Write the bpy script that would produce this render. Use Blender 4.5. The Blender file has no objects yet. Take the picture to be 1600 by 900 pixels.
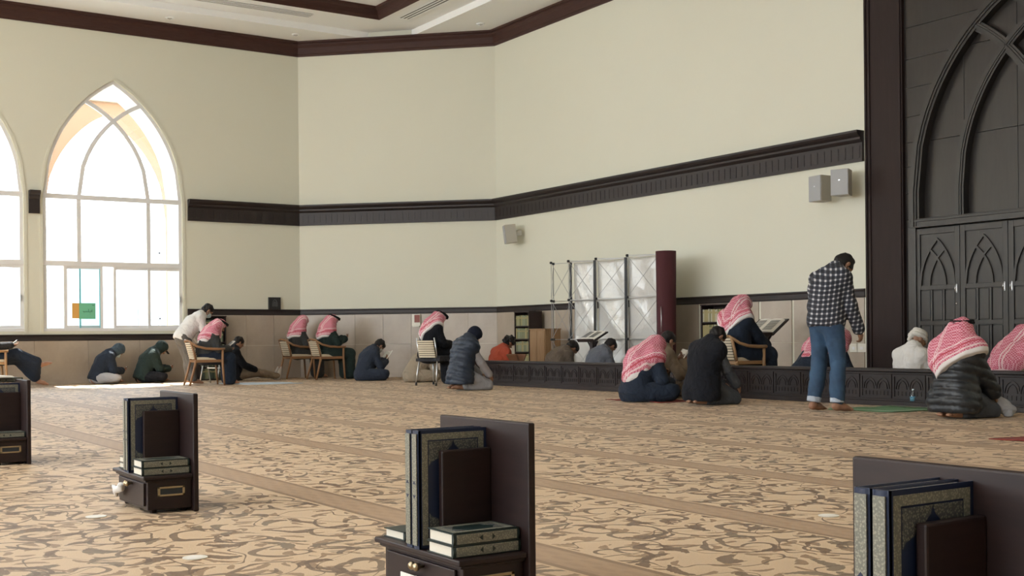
import bpy, bmesh, math, random
import numpy as np
from mathutils import Vector, Matrix, Euler

# ------------------------------------------------------------------ camera, sky, sun, exposure
sc = bpy.context.scene
COL = sc.collection
A_CAM = math.radians(33.6)
cam_d = bpy.data.cameras.new('camera'); cam = bpy.data.objects.new('camera', cam_d); COL.objects.link(cam)
cam_d.sensor_fit = 'HORIZONTAL'; cam_d.sensor_width = 36.0; cam_d.lens = 36.0 * 1860 / 1600
cam_d.shift_y = 77.6 / 1600; cam_d.clip_start = 0.05; cam_d.clip_end = 300
_f = Vector((-math.cos(A_CAM), math.sin(A_CAM), 0)); _r = Vector((math.sin(A_CAM), math.cos(A_CAM), 0)); _u = Vector((0, 0, 1))
_R = Matrix((_r, _u, -_f)).transposed()
_R = _R @ Matrix.Rotation(-0.0095, 3, 'Z')
cam.matrix_world = Matrix.Translation((0, 0, 0.79)) @ _R.to_4x4()
sc.camera = cam

w = bpy.data.worlds.new('sky'); sc.world = w; w.use_nodes = True
wn = w.node_tree.nodes; wl = w.node_tree.links
bg = wn['Background']
SKY_STRENGTH = 12.0
tc = wn.new('ShaderNodeTexCoord'); sx = wn.new('ShaderNodeSeparateXYZ'); rp = wn.new('ShaderNodeValToRGB')
wl.new(tc.outputs['Generated'], sx.inputs[0]); wl.new(sx.outputs['Z'], rp.inputs[0])
rp.color_ramp.elements[0].position = 0.0; rp.color_ramp.elements[0].color = (0.88, 0.94, 1.0, 1)
rp.color_ramp.elements[1].position = 0.7; rp.color_ramp.elements[1].color = (0.62, 0.78, 1.0, 1)
wl.new(rp.outputs[0], bg.inputs[0]); bg.inputs[1].default_value = SKY_STRENGTH

sun_d = bpy.data.lights.new('sun', 'SUN'); sun = bpy.data.objects.new('sun', sun_d); COL.objects.link(sun)
sun_d.energy = 46; sun_d.angle = math.radians(0.6); sun_d.color = (1.0, 0.95, 0.86)
to_sun = Vector((-0.90, 0.10, 1.42)).normalized()
sun.rotation_euler = to_sun.to_track_quat('Z', 'Y').to_euler()

# daylight coming in through the tall windows of the walls behind the camera
def window_light(loc, direction, sx_, sy_, power, col=(0.985, 1.0, 0.99)):
    d = bpy.data.lights.new('window_daylight', 'AREA'); o = bpy.data.objects.new('window_daylight', d)
    d.shape = 'RECTANGLE'; d.size = sx_; d.size_y = sy_; d.energy = power; d.color = col
    o.location = loc; o.rotation_euler = Vector(direction).to_track_quat('-Z', 'Y').to_euler()
    COL.objects.link(o); return o
BACK_Y = -14.0; RIGHT_X = 13.0
for k in range(6):
    window_light((-19.0 + 3.6 * k, BACK_Y + 0.25, 3.2), (0, 1, .9), 2.5, 4.2, 400)
fill_d = bpy.data.lights.new('roof_light', 'AREA'); fill_o = bpy.data.objects.new('roof_light', fill_d); COL.objects.link(fill_o)   # added fill lamp under the coffer, brightens the carpet and its bounce
fill_d.shape = 'RECTANGLE'; fill_d.size = 8; fill_d.size_y = 8; fill_d.energy = 650; fill_d.color = (0.97, 1.0, 1.0); fill_o.location = (-6, -3, 7.30)
for k in range(5):                                             # sky portals at the windows of the left wall
    p_ = window_light((-23.4, 6.30 - 2.96 * k, 3.3), (1, 0, 0), 2.4, 4.4, 0); p_.data.cycles.is_portal = True; p_.name = 'sky_portal'

sc.view_settings.view_transform = 'Standard'; sc.view_settings.look = 'None'
sc.view_settings.gamma = 1.0; sc.view_settings.use_curve_mapping = False
sc.view_settings.exposure = -0.66
sc.cycles.max_bounces = 9; sc.cycles.diffuse_bounces = 7; sc.cycles.glossy_bounces = 3
sc.cycles.transparent_max_bounces = 8
sc.cycles.caustics_reflective = False; sc.cycles.caustics_refractive = False
sc.cycles.sample_clamp_indirect = 6.0

rnd = random.Random(7)
V = lambda *a: np.array(a, dtype=float)

# ------------------------------------------------------------------ material helpers
class S:
    """socket with operators, so that node maths reads as maths"""
    def __init__(s, nt, sock): s.nt = nt; s.k = sock
    def _m(s, op, *o):
        n = s.nt.nodes.new('ShaderNodeMath'); n.operation = op
        for i, q in enumerate((s,) + o):
            if isinstance(q, S): s.nt.links.new(q.k, n.inputs[i])
            else: n.inputs[i].default_value = q
        return S(s.nt, n.outputs[0])
    def __add__(s, o): return s._m('ADD', o)
    def __sub__(s, o): return s._m('SUBTRACT', o)
    def __mul__(s, o): return s._m('MULTIPLY', o)
    def __truediv__(s, o): return s._m('DIVIDE', o)
    def lt(s, o): return s._m('LESS_THAN', o)
    def gt(s, o): return s._m('GREATER_THAN', o)
    def abs(s): return s._m('ABSOLUTE')
    def fract(s): return s._m('FRACT')
    def sin(s): return s._m('SINE')
    def cos(s): return s._m('COSINE')
    def sqrt(s): return s._m('SQRT')
    def max(s, o): return s._m('MAXIMUM', o)
    def min(s, o): return s._m('MINIMUM', o)
    def atan2(s, o): return s._m('ARCTAN2', o)
    def clamp(s): n = s + 0.0; n.k.node.use_clamp = True; return n

class Mat:
    def __init__(s, name, color=(0.5, 0.5, 0.5), rough=0.6, metal=0.0, spec=0.5, sheen=0.0, **kw):
        s.m = bpy.data.materials.new(name); s.m.use_nodes = True; s.nt = s.m.node_tree
        s.b = s.nt.nodes['Principled BSDF']
        s.set('Base Color', color); s.b.inputs['Roughness'].default_value = rough
        s.b.inputs['Metallic'].default_value = metal; s.b.inputs['Specular IOR Level'].default_value = spec
        s.b.inputs['Sheen Weight'].default_value = sheen
        for k, v in kw.items(): s.b.inputs[k.replace('_', ' ')].default_value = v
        s.m.diffuse_color = (*color[:3], 1)
    def set(s, inp, v):
        if isinstance(v, S): s.nt.links.new(v.k, s.b.inputs[inp])
        elif isinstance(v, (tuple, list)): s.b.inputs[inp].default_value = (*v, 1) if len(v) == 3 else v
        else: s.b.inputs[inp].default_value = v
    def obj(s):
        t = s.nt.nodes.new('ShaderNodeTexCoord'); return S(s.nt, t.outputs['Object'])
    def sep(s, v):
        n = s.nt.nodes.new('ShaderNodeSeparateXYZ'); s.nt.links.new(v.k, n.inputs[0])
        return [S(s.nt, n.outputs[i]) for i in range(3)]
    def comb(s, *c):
        n = s.nt.nodes.new('ShaderNodeCombineXYZ')
        for i, q in enumerate(c):
            if isinstance(q, S): s.nt.links.new(q.k, n.inputs[i])
            else: n.inputs[i].default_value = q
        return S(s.nt, n.outputs[0])
    def noise(s, vec, scale, detail=3, rough=0.5, color=False):
        n = s.nt.nodes.new('ShaderNodeTexNoise'); n.inputs['Scale'].default_value = scale
        n.inputs['Detail'].default_value = detail; n.inputs['Roughness'].default_value = rough
        if vec is not None: s.nt.links.new(vec.k, n.inputs['Vector'])
        return S(s.nt, n.outputs['Color' if color else 'Fac'])
    def vor(s, vec, scale, rand=1.0, feature='F1'):
        n = s.nt.nodes.new('ShaderNodeTexVoronoi'); n.inputs['Scale'].default_value = scale; n.feature = feature
        n.inputs['Randomness'].default_value = rand; n.voronoi_dimensions = '2D'
        s.nt.links.new(vec.k, n.inputs['Vector']); return n
    def scale(s, vec, v):
        n = s.nt.nodes.new('ShaderNodeVectorMath'); n.operation = 'MULTIPLY'
        s.nt.links.new(vec.k, n.inputs[0]); n.inputs[1].default_value = v; return S(s.nt, n.outputs[0])
    def vadd(s, a, b):
        n = s.nt.nodes.new('ShaderNodeVectorMath'); n.operation = 'ADD'
        s.nt.links.new(a.k, n.inputs[0]); s.nt.links.new(b.k, n.inputs[1]); return S(s.nt, n.outputs[0])
    def mix(s, f, a, b):
        n = s.nt.nodes.new('ShaderNodeMix'); n.data_type = 'RGBA'
        if isinstance(f, S): s.nt.links.new(f.k, n.inputs[0])
        else: n.inputs[0].default_value = f
        for i, q in ((6, a), (7, b)):
            if isinstance(q, S): s.nt.links.new(q.k, n.inputs[i])
            else: n.inputs[i].default_value = (*q, 1)
        return S(s.nt, n.outputs[2])
    def ramp(s, f, stops):
        n = s.nt.nodes.new('ShaderNodeValToRGB'); s.nt.links.new(f.k, n.inputs[0]); e = n.color_ramp.elements
        while len(e) < len(stops): e.new(0.5)
        for el, (p, c) in zip(e, stops): el.position = p; el.color = (*c, 1)
        return S(s.nt, n.outputs[0])
    def bump(s, h, strength=0.3, dist=0.01):
        n = s.nt.nodes.new('ShaderNodeBump'); n.inputs['Strength'].default_value = strength; n.inputs['Distance'].default_value = dist
        s.nt.links.new(h.k, n.inputs['Height']); s.nt.links.new(n.outputs[0], s.b.inputs['Normal'])
    def attr(s, name):
        n = s.nt.nodes.new('ShaderNodeAttribute'); n.attribute_name = name; return S(s.nt, n.outputs['Fac'])

M = {}
def simple(name, col, rough=0.6, var=0.0, scale=8, metal=0.0, spec=0.5, bump=0.0, bscale=60, sheen=0.0):
    m = Mat(name, col, rough, metal, spec, sheen); o = m.obj()
    if var:
        n = m.noise(o, scale, 4)
        m.set('Base Color', m.mix(n, tuple(c * (1 - var) for c in col), tuple(min(1, c * (1 + var)) for c in col)))
    if bump: m.bump(m.noise(o, bscale, 3), bump, 0.004)
    M[name] = m.m; return m.m

simple('wall_paint', (0.69, 0.69, 0.585), 0.75, 0.02, 0.8, bump=0.05, bscale=120)
simple('ceiling_paint', (0.90, 0.92, 0.93), 0.85, 0.01, 1)
simple('white_frame', (0.78, 0.79, 0.80), 0.35)
simple('brick_orange', (0.30, 0.20, 0.12), 0.9, 0.08, 3)
simple('outer_render', (0.27, 0.165, 0.108), 0.9, 0.06, 3)
simple('outer_cream', (0.30, 0.25, 0.20), 0.9, 0.05, 3)
simple('paving', (0.68, 0.66, 0.62), 0.9, 0.1, 3)
simple('chrome', (0.7, 0.7, 0.72), 0.22, metal=1.0)
simple('brass', (0.42, 0.34, 0.22), 0.35, metal=1.0, var=.1, scale=60)
simple('steel', (0.62, 0.64, 0.66), 0.3, metal=0.9)
simple('black_plastic', (0.015, 0.015, 0.017), 0.4)
simple('speaker_grey', (0.36, 0.37, 0.38), 0.6)
simple('speaker_body', (0.50, 0.48, 0.42), 0.6)
simple('white_paper', (0.78, 0.76, 0.70), 0.8)
simple('page_edge', (0.66, 0.62, 0.53), 0.85, 0.06, 200)
simple('burgundy', (0.060, 0.011, 0.016), 0.85, 0.15, 5)
simple('oak', (0.26, 0.135, 0.062), 0.45, 0.12, 12)
simple('pale_oak', (0.36, 0.215, 0.105), 0.45, 0.12, 12)
simple('dark_oak', (0.16, 0.075, 0.035), 0.45, 0.12, 12)
simple('cushion_cream', (0.60, 0.53, 0.40), 0.8, 0.08, 40, bump=.1)
simple('cushion_gap', (0.03, 0.022, 0.02), 0.8)
simple('aluminium_slot', (0.16, 0.16, 0.155), 0.6)
simple('socket_white', (0.72, 0.70, 0.62), 0.4)
simple('bottle_cap', (0.65, 0.78, 0.85), 0.4)
simple('bottle_label', (0.10, 0.28, 0.42), 0.5)
simple('ink', (0.02, 0.025, 0.03), 0.7)

def wood(name, c1, c2, rough=0.35, sc_=(1.5, 1.5, 18), spec=0.5):
    m = Mat(name, c1, rough, spec=spec); o = m.obj(); n = m.noise(m.scale(o, sc_), 3.0, 5, 0.65)
    m.set('Base Color', m.ramp(n, [(0.3, c1), (0.7, c2)])); m.bump(n, 0.08, 0.003); M[name] = m.m
wood('dark_wood', (0.016, 0.0085, 0.0085), (0.028, 0.015, 0.014), 0.45)
wood('band_wood', (0.013, 0.0082, 0.0085), (0.022, 0.0140, 0.0140), 0.5)
wood('crown_wood', (0.040, 0.016, 0.0135), (0.060, 0.026, 0.021), 0.6, spec=0.3)
wood('pillar_wood', (0.017, 0.0088, 0.0080), (0.024, 0.0125, 0.0110), 0.55, (6, 6, .6), 0.25)
wood('door_wood', (0.020, 0.0180, 0.0165), (0.030, 0.027, 0.0245), 0.33, (8, 8, .8))
wood('arch_wood', (0.016, 0.0130, 0.0115), (0.024, 0.020, 0.018), 0.28, (8, 8, .8))
wood('stand_wood', (0.012, 0.0056, 0.0054), (0.022, 0.0100, 0.0092), 0.45, (2, 2, 14), 0.35)
wood('tan_wood', (0.26, 0.155, 0.075), (0.36, 0.225, 0.12), 0.5, (14, 14, 1))

def marble():
    m = Mat('marble', (0.5, 0.42, 0.32), 0.28, spec=0.4); o = m.obj()
    w2 = m.vadd(o, m.scale(m.noise(o, 1.3, 4, .6, True), (0.9, 0.9, 0.9)))
    n = m.noise(w2, 1.6, 6, 0.6); info = m.nt.nodes.new('ShaderNodeObjectInfo')
    c = m.ramp(n, [(0.30, (0.37, 0.315, 0.255)), (0.5, (0.43, 0.37, 0.305)), (0.7, (0.48, 0.42, 0.35))])
    c2 = m.mix(S(m.nt, info.outputs['Random']) * 0.35, c, (0.38, 0.325, 0.265))
    m.set('Base Color', c2); M['marble'] = m.m
marble()

def carpet():
    m = Mat('carpet', (0.4, 0.28, 0.16), 0.52, spec=0.5, sheen=0.08)
    m.b.inputs['Sheen Roughness'].default_value = 0.4
    o = m.obj(); warp = m.noise(o, 2.2, 2, .5, True)
    p = m.vadd(o, m.scale(warp, (0.28, 0.28, 0)))
    def local(vec, scale):
        v = m.vor(vec, scale, 0.9); ps = S(m.nt, v.outputs['Position'])
        px, py, _ = m.sep(vec); qx, qy, _ = m.sep(ps)
        cr, cg, cb = m.sep(S(m.nt, v.outputs['Color']))
        return px - qx, py - qy, cr, cg, cb
    # scrolls: thin spirals inside large cells, turning either way
    def scrolls(vec, scale, rmax, pitch, width):
        dx, dy, cr, cg, cb = local(vec, scale)
        r = (dx * dx + dy * dy).sqrt(); sgn = cr.gt(0.5) * 2.0 - 1.0
        a = (dy.atan2(dx) * sgn) / (2 * math.pi) + cg
        s_ = (a + r / pitch).fract()
        return ((s_ - 0.5).abs().lt(width)) * r.lt(rmax) * r.gt(0.022) * cb.gt(0.25)
    sc1 = scrolls(p, 2.3, 0.20, 0.17, 0.075)
    p2 = m.vadd(p, m.comb(3.3, 1.7, 0)); sc2 = scrolls(p2, 3.0, 0.15, 0.14, 0.075)
    def leaves(vec, scale, la, lb):
        dx, dy, cr, cg, cb = local(vec, scale)
        an = cr * 6.283; c = an.cos(); s_ = an.sin()
        u = dx * c + dy * s_; v = dy * c - dx * s_
        v = v + u * u * 6.0 - 0.004
        e = (u / la) * (u / la) + (v / lb) * (v / lb)
        wob = m.noise(o, 55, 1) * 1.1
        return (e + wob).lt(1.25) * cb.gt(0.34)
    l1 = leaves(p, 5.0, 0.105, 0.034); l2 = leaves(p2, 6.4, 0.070, 0.024).max(leaves(m.vadd(p, m.comb(7.7, 4.1, 0)), 9.0, 0.050, 0.016))
    vine = ((m.noise(p, 3.4, 0) - 0.5).abs()).lt(0.006)
    base = m.ramp(m.noise(o, 260, 2, .7), [(0.3, (0.52, 0.37, 0.225)), (0.7, (0.74, 0.55, 0.355))])
    x, y, z = m.sep(o)
    big = m.noise(o, 0.5, 2)
    base = m.mix(big * 0.2, base, (0.50, 0.345, 0.20))
    dark = (0.135, 0.080, 0.042); mid = (0.25, 0.148, 0.074); teal = (0.18, 0.125, 0.072)
    sel = m.noise(o, 2.0, 1)
    field = m.mix((l2 * 0.85), base, mid)
    field = m.mix(l1 * 0.9, field, m.mix(sel.gt(0.52), (0.15, 0.085, 0.042), teal))
    field = m.mix((sc1.max(sc2)).max(vine) * 0.85, field, dark)
    # row bands parallel to the front wall
    t = ((y - 2.50) / 1.22 + 0.5).fract() - 0.5; d = t.abs() * 1.22
    on_ = y.gt(1.9); band = d.lt(0.115) * on_; core = d.lt(0.085) * on_; edge = d.lt(0.128) * on_
    fine = ((x * 26.0).sin() * (y * 90.0).sin()).gt(0.1)
    bandc = m.mix(fine * 0.5, (0.42, 0.275, 0.16), (0.28, 0.175, 0.098))
    bandc = m.mix(m.noise(o, 30, 2), bandc, (0.38, 0.25, 0.145))
    c = m.mix(edge, field, (0.60, 0.43, 0.26)); c = m.mix(band, c, (0.27, 0.17, 0.095)); c = m.mix(core, c, bandc)
    m.set('Base Color', c); m.bump(m.noise(o, 420, 2, .7), 0.5, 0.004)
    M['carpet'] = m.m
carpet()

def foil():
    m = Mat('foil', (0.72, 0.72, 0.70), 0.22, metal=0.2); o = m.obj()
    w2 = m.vadd(o, m.scale(m.noise(o, 2.0, 3, .6, True), (0.5, 0.5, 0.5)))
    m.bump(m.noise(w2, 5, 4, .65), 0.6, 0.03); M['foil'] = m.m
foil()

def glass(name, col, fac):
    m = bpy.data.materials.new(name); m.use_nodes = True; nt = m.node_tree; nt.nodes.clear()
    o = nt.nodes.new('ShaderNodeOutputMaterial'); t = nt.nodes.new('ShaderNodeBsdfTransparent'); g = nt.nodes.new('ShaderNodeBsdfGlossy')
    t.inputs[0].default_value = (*col, 1); g.inputs['Roughness'].default_value = 0.02
    mx = nt.nodes.new('ShaderNodeMixShader'); mx.inputs[0].default_value = fac
    nt.links.new(t.outputs[0], mx.inputs[1]); nt.links.new(g.outputs[0], mx.inputs[2]); nt.links.new(mx.outputs[0], o.inputs[0]); M[name] = m
glass('window_glass', (0.97, 0.98, 0.98), 0.04)
glass('teal_glass', (0.80, 0.91, 0.93), 0.04)
glass('bottle_plastic', (0.78, 0.86, 0.90), 0.12)

def book_cover(name, field, border, pat):
    """printed cover or spine: border ornament as flat print"""
    m = Mat(name, field, 0.45); o = m.obj()
    n = m.vor(m.scale(o, (1, 1, 1)), 210); n.voronoi_dimensions = '3D'
    d = S(m.nt, n.outputs['Distance'])
    m.set('Base Color', m.ramp(d, [(0.25, border), (0.55, pat)])); M[name] = m.m
book_cover('gilt_print', (0.2, 0.19, 0.14), (0.27, 0.26, 0.20), (0.15, 0.148, 0.118))
book_cover('gilt_print_dark', (0.2, 0.19, 0.14), (0.18, 0.175, 0.14), (0.055, 0.06, 0.062))
simple('blue_cover', (0.006, 0.014, 0.045), 0.45)
simple('green_cover', (0.008, 0.020, 0.019), 0.4)
simple('green_cover_light', (0.09, 0.12, 0.095), 0.4, .2, 30)
simple('tan_cover', (0.19, 0.15, 0.10), 0.5, .1, 30)

# fabric materials
def cloth(name, col, rough=0.9, var=0.10, sheen=0.03, spec=0.15, wr=0.55):
    m = Mat(name, col, rough, spec=spec, sheen=sheen); o = m.obj(); n = m.noise(o, 6, 4)
    m.set('Base Color', m.mix(n, tuple(c * (1 - var) for c in col), tuple(c * (1 + var) for c in col)))
    wv = m.vadd(o, m.scale(m.noise(o, 3.5, 2, .5, True), (0.35, 0.35, 0.35)))
    cr = (m.noise(m.scale(wv, (1, 1, .7)), 9, 2, .55) - 0.5).abs() * 2.0
    m.bump(cr + m.noise(o, 160, 2) * 0.02, wr, 0.035); M[name] = m.m
for nm, c in dict(navy_cloth=(0.020, 0.028, 0.045), black_cloth=(0.012, 0.013, 0.017), darkgreen_cloth=(0.022, 0.036, 0.034),
                  lightgrey_cloth=(0.36, 0.37, 0.40), white_cloth=(0.70, 0.69, 0.67), greytrouser_cloth=(0.12, 0.115, 0.11),
                  greythobe_cloth=(0.050, 0.052, 0.052), grey2_cloth=(0.075, 0.082, 0.095), bluethobe_cloth=(0.028, 0.036, 0.055),
                  beige_cloth=(0.30, 0.25, 0.19), brown_cloth=(0.12, 0.095, 0.075), red_cloth=(0.34, 0.065, 0.035),
                  greyshirt_cloth=(0.115, 0.125, 0.15), sleeve_cloth=(0.34, 0.33, 0.34), charcoal_cloth=(0.035, 0.036, 0.042),
                  tan_cloth=(0.20, 0.155, 0.11), sock_cloth=(0.44, 0.40, 0.36), tealhood_cloth=(0.05, 0.075, 0.10),
                  denim_cuff=(0.40, 0.45, 0.52), mask_cloth=(0.50, 0.62, 0.66), agal_cloth=(0.008, 0.008, 0.009),
                  matgreen_cloth=(0.14, 0.28, 0.15), matred_cloth=(0.20, 0.04, 0.03), sheet_cloth=(0.52, 0.60, 0.68),
                  hoodnavy_cloth=(0.012, 0.015, 0.028), vest_cloth=(0.014, 0.022, 0.040)).items():
    cloth(nm, c)
cloth('skin', (0.30, 0.16, 0.10), 0.5, 0.06, 0, 0.4, 0)
cloth('hair_black', (0.010, 0.008, 0.008), 0.6, 0.2, 0, 0.3, .1)
cloth('eye_dark', (0.02, 0.015, 0.012), 0.25, 0, 0, 0.6, 0)
cloth('puffer_black', (0.014, 0.017, 0.021), 0.42, .1, 0, .5, .15)
cloth('puffer_navy', (0.012, 0.022, 0.042), 0.5, .1, 0, .45, .15)

def denim():
    m = Mat('denim', (0.04, 0.09, 0.17), 0.85, sheen=0.03); o = m.obj(); n = m.noise(o, 5, 4, .6)
    m.set('Base Color', m.ramp(n, [(0.3, (0.016, 0.040, 0.085)), (0.62, (0.034, 0.080, 0.15)), (0.8, (0.07, 0.135, 0.22))]))
    m.bump(m.noise(o, 300, 2), 0.2, 0.002); M['denim'] = m.m
denim()
def plaid():
    m = Mat('plaid', (0.1, 0.1, 0.1), 0.85, sheen=0.02); u = m.attr('pu'); v = m.attr('pv')
    a = (u / 0.046).fract().lt(0.63); b = (v / 0.046).fract().lt(0.63)
    la = ((u / 0.046 + 0.21).fract() - 0.5).abs().lt(0.05); lb = ((v / 0.046 + 0.21).fract() - 0.5).abs().lt(0.05)
    s_ = (a + b) * 0.5
    c = m.ramp(s_, [(0.0, (0.46, 0.46, 0.48)), (0.5, (0.060, 0.066, 0.085)), (1.0, (0.008, 0.009, 0.016))])
    c = m.mix(la.max(lb) * 0.6, c, (0.02, 0.022, 0.03))
    m.set('Base Color', c); M['plaid'] = m.m
plaid()
def ghutra_mat(name, red, lite, hemw):
    m = Mat(name, red, 0.9, sheen=0.04, spec=0.15); o = m.obj()
    ch = m.nt.nodes.new('ShaderNodeTexChecker'); ch.inputs['Scale'].default_value = 62
    rot = m.nt.nodes.new('ShaderNodeVectorRotate'); rot.rotation_type = 'EULER_XYZ'; rot.inputs['Rotation'].default_value = (0.5, 0.35, 0.7)
    m.nt.links.new(o.k, rot.inputs['Vector']); m.nt.links.new(rot.outputs[0], ch.inputs['Vector'])
    n = m.noise(o, 9, 3); f = S(m.nt, ch.outputs['Fac'])
    c = m.mix(f, red, lite); c = m.mix(n * 0.35, c, tuple((a + b) / 2 for a, b in zip(red, lite)))
    h = m.attr('hem')
    l1 = (h - 0.062).abs().lt(0.007); l2 = (h - 0.105).abs().lt(0.008); l3 = (h - 0.145).abs().lt(0.006)
    q = m.attr('cross'); l4 = ((q - 0.075).abs()).lt(0.007); l5 = ((q - 0.105).abs()).lt(0.006)
    c = m.mix(l1.max(l3).max(l4).max(l5) * 0.75, c, (0.78, 0.66, 0.66)); c = m.mix(l2 * 0.8, c, (0.42, 0.05, 0.07))
    c = m.mix(h.lt(hemw), c, (0.72, 0.69, 0.68))
    m.set('Base Color', c); m.bump(m.noise(o, 130, 2), 0.2, 0.003); M[name] = m.m
ghutra_mat('ghutra_cloth', (0.45, 0.075, 0.125), (0.70, 0.36, 0.43), 0.036)
cloth('turban_cloth', (0.66, 0.65, 0.61), 0.85, .05)

# ------------------------------------------------------------------ object helpers
def link(o, parent=None):
    COL.objects.link(o)
    if parent is not None: o.parent = parent
    return o
def tag(o, label=None, cat=None, group=None, kind=None):
    if label: o['label'] = label
    if cat: o['category'] = cat
    if group: o['group'] = group
    if kind: o['kind'] = kind
    return o
def thing(name, label, cat, loc=(0, 0, 0), rz=0, group=None):
    o = bpy.data.objects.new(name, None); link(o); o.location = loc; o.rotation_euler = (0, 0, rz); o.empty_display_size = .1
    return tag(o, label, cat, group)
def struct_root(name):
    o = bpy.data.objects.new(name, None); link(o); return tag(o, kind='structure')

class MB:
    def __init__(s): s.v = []; s.f = []
    def poly(s, pts):
        n = len(s.v); s.v += [tuple(p) for p in pts]; s.f.append(tuple(range(n, n + len(pts)))); return s
    def raw(s, vs, fs):
        n = len(s.v); s.v += [tuple(p) for p in vs]; s.f += [tuple(i + n for i in f) for f in fs]; return s
    def box(s, lo, hi, M_=None):
        (x0, y0, z0), (x1, y1, z1) = lo, hi
        vs = [(x0, y0, z0), (x1, y0, z0), (x1, y1, z0), (x0, y1, z0), (x0, y0, z1), (x1, y0, z1), (x1, y1, z1), (x0, y1, z1)]
        if M_ is not None: vs = [tuple(M_ @ Vector(v)) for v in vs]
        return s.raw(vs, [(0, 3, 2, 1), (4, 5, 6, 7), (0, 1, 5, 4), (1, 2, 6, 5), (2, 3, 7, 6), (3, 0, 4, 7)])
    def tube(s, pts, r, n=8, r2=None):
        pts = [Vector(p) for p in pts]; rings = []; prev = None
        for i, p in enumerate(pts):
            d = (pts[min(i + 1, len(pts) - 1)] - pts[max(i - 1, 0)]).normalized()
            if prev is None: a = d.orthogonal().normalized()
            else: a = (prev - d * prev.dot(d)).normalized()
            prev = a; b = d.cross(a); t = i / max(1, len(pts) - 1)
            rr = (r[i] if isinstance(r, (list, tuple)) else (r if r2 is None else r + (r2 - r) * t))
            rings.append([p + (a * math.cos(2 * math.pi * k / n) + b * math.sin(2 * math.pi * k / n)) * rr for k in range(n)])
        vs = [v for ring in rings for v in ring]; fs = []
        for i in range(len(pts) - 1):
            for k in range(n): fs.append((i * n + k, i * n + (k + 1) % n, (i + 1) * n + (k + 1) % n, (i + 1) * n + k))
        fs.append(tuple(reversed(range(n)))); fs.append(tuple(range((len(pts) - 1) * n, len(pts) * n)))
        return s.raw(vs, fs)
    def bar(s, pts, wdt, dep, side, out):
        """rectangular bar along pts lying in a plane; out = plane normal, dep = depth along it (from 0)"""
        pts = [Vector(p) for p in pts]; out = Vector(out); vs = []; fs = []
        for i, p in enumerate(pts):
            d = (pts[min(i + 1, len(pts) - 1)] - pts[max(i - 1, 0)]).normalized(); q = d.cross(out).normalized() * (wdt / 2)
            vs += [p - q, p + q, p + q + out * dep, p - q + out * dep]
        for i in range(len(pts) - 1):
            for k in range(4): fs.append((i * 4 + k, i * 4 + (k + 1) % 4, (i + 1) * 4 + (k + 1) % 4, (i + 1) * 4 + k))
        fs.append((3, 2, 1, 0)); m = (len(pts) - 1) * 4; fs.append((m, m + 1, m + 2, m + 3))
        return s.raw(vs, fs)
    def lathe(s, prof, n=16, c=(0, 0, 0)):
        vs = []; fs = []
        for r, z in prof:
            for k in range(n): vs.append((c[0] + r * math.cos(2 * math.pi * k / n), c[1] + r * math.sin(2 * math.pi * k / n), c[2] + z))
        for i in range(len(prof) - 1):
            for k in range(n): fs.append((i * n + k, i * n + (k + 1) % n, (i + 1) * n + (k + 1) % n, (i + 1) * n + k))
        fs.append(tuple(reversed(range(n)))); fs.append(tuple(range((len(prof) - 1) * n, len(prof) * n)))
        return s.raw(vs, fs)
    def prism(s, poly, d):
        """poly: list of 3D points, extruded by vector d"""
        n = len(poly); d = Vector(d); a = [Vector(p) for p in poly]; vs = a + [p + d for p in a]
        fs = [tuple(reversed(range(n))), tuple(range(n, 2 * n))] + [(i, (i + 1) % n, n + (i + 1) % n, n + i) for i in range(n)]
        return s.raw(vs, fs)
    def mesh(s, name, mat, smooth=False):
        me = bpy.data.meshes.new(name); me.from_pydata([tuple(v) for v in s.v], [], s.f)
        bm = bmesh.new(); bm.from_mesh(me); bmesh.ops.recalc_face_normals(bm, faces=bm.faces); bm.to_mesh(me); bm.free()
        me.materials.append(M[mat] if isinstance(mat, str) else mat)
        if smooth: me.shade_smooth()
        return me
    def build(s, name, mat, parent=None, smooth=False, bevel=0, loc=None):
        o = bpy.data.objects.new(name, s.mesh(name, mat, smooth)); link(o, parent)
        if loc is not None: o.location = loc
        if bevel:
            b = o.modifiers.new('bevel', 'BEVEL'); b.width = bevel; b.segments = 2; b.limit_method = 'ANGLE'
        return o
def inst(me, name, parent, loc=(0, 0, 0), rot=(0, 0, 0), scale=None):
    o = bpy.data.objects.new(name, me); link(o, parent); o.location = loc; o.rotation_euler = rot
    if scale: o.scale = scale
    return o
def copy_tree(o, parent=None):
    c = o.copy(); COL.objects.link(c); c.parent = parent
    for ch in list(o.children): copy_tree(ch, c)
    return c
def sweep(prof, path, name, mat, parent=None, side=1, kind=None):
    """profile [(out, z)] along a plan path; out is measured to the given side of the path"""
    P = [Vector((x, y)) for x, y in path]; mb = MB(); n = len(prof); offs = []
    nor = []
    for i in range(len(P) - 1):
        d = (P[i + 1] - P[i]).normalized(); nor.append(Vector((d.y, -d.x)) * side)
    for i in range(len(P)):
        if i == 0: m_ = nor[0]
        elif i == len(P) - 1: m_ = nor[-1]
        else:
            b = (nor[i - 1] + nor[i]).normalized(); m_ = b / b.dot(nor[i])
        offs.append(m_)
    vs = [(P[i].x + offs[i].x * o, P[i].y + offs[i].y * o, z) for i in range(len(P)) for o, z in prof]; fs = []
    for i in range(len(P) - 1):
        for k in range(n): fs.append((i * n + k, i * n + (k + 1) % n, (i + 1) * n + (k + 1) % n, (i + 1) * n + k))
    fs.append(tuple(reversed(range(n)))); fs.append(tuple(range((len(P) - 1) * n, len(P) * n)))
    mb.raw(vs, fs); o = mb.build(name, mat, parent)
    if kind: o['kind'] = kind
    return o
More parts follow.
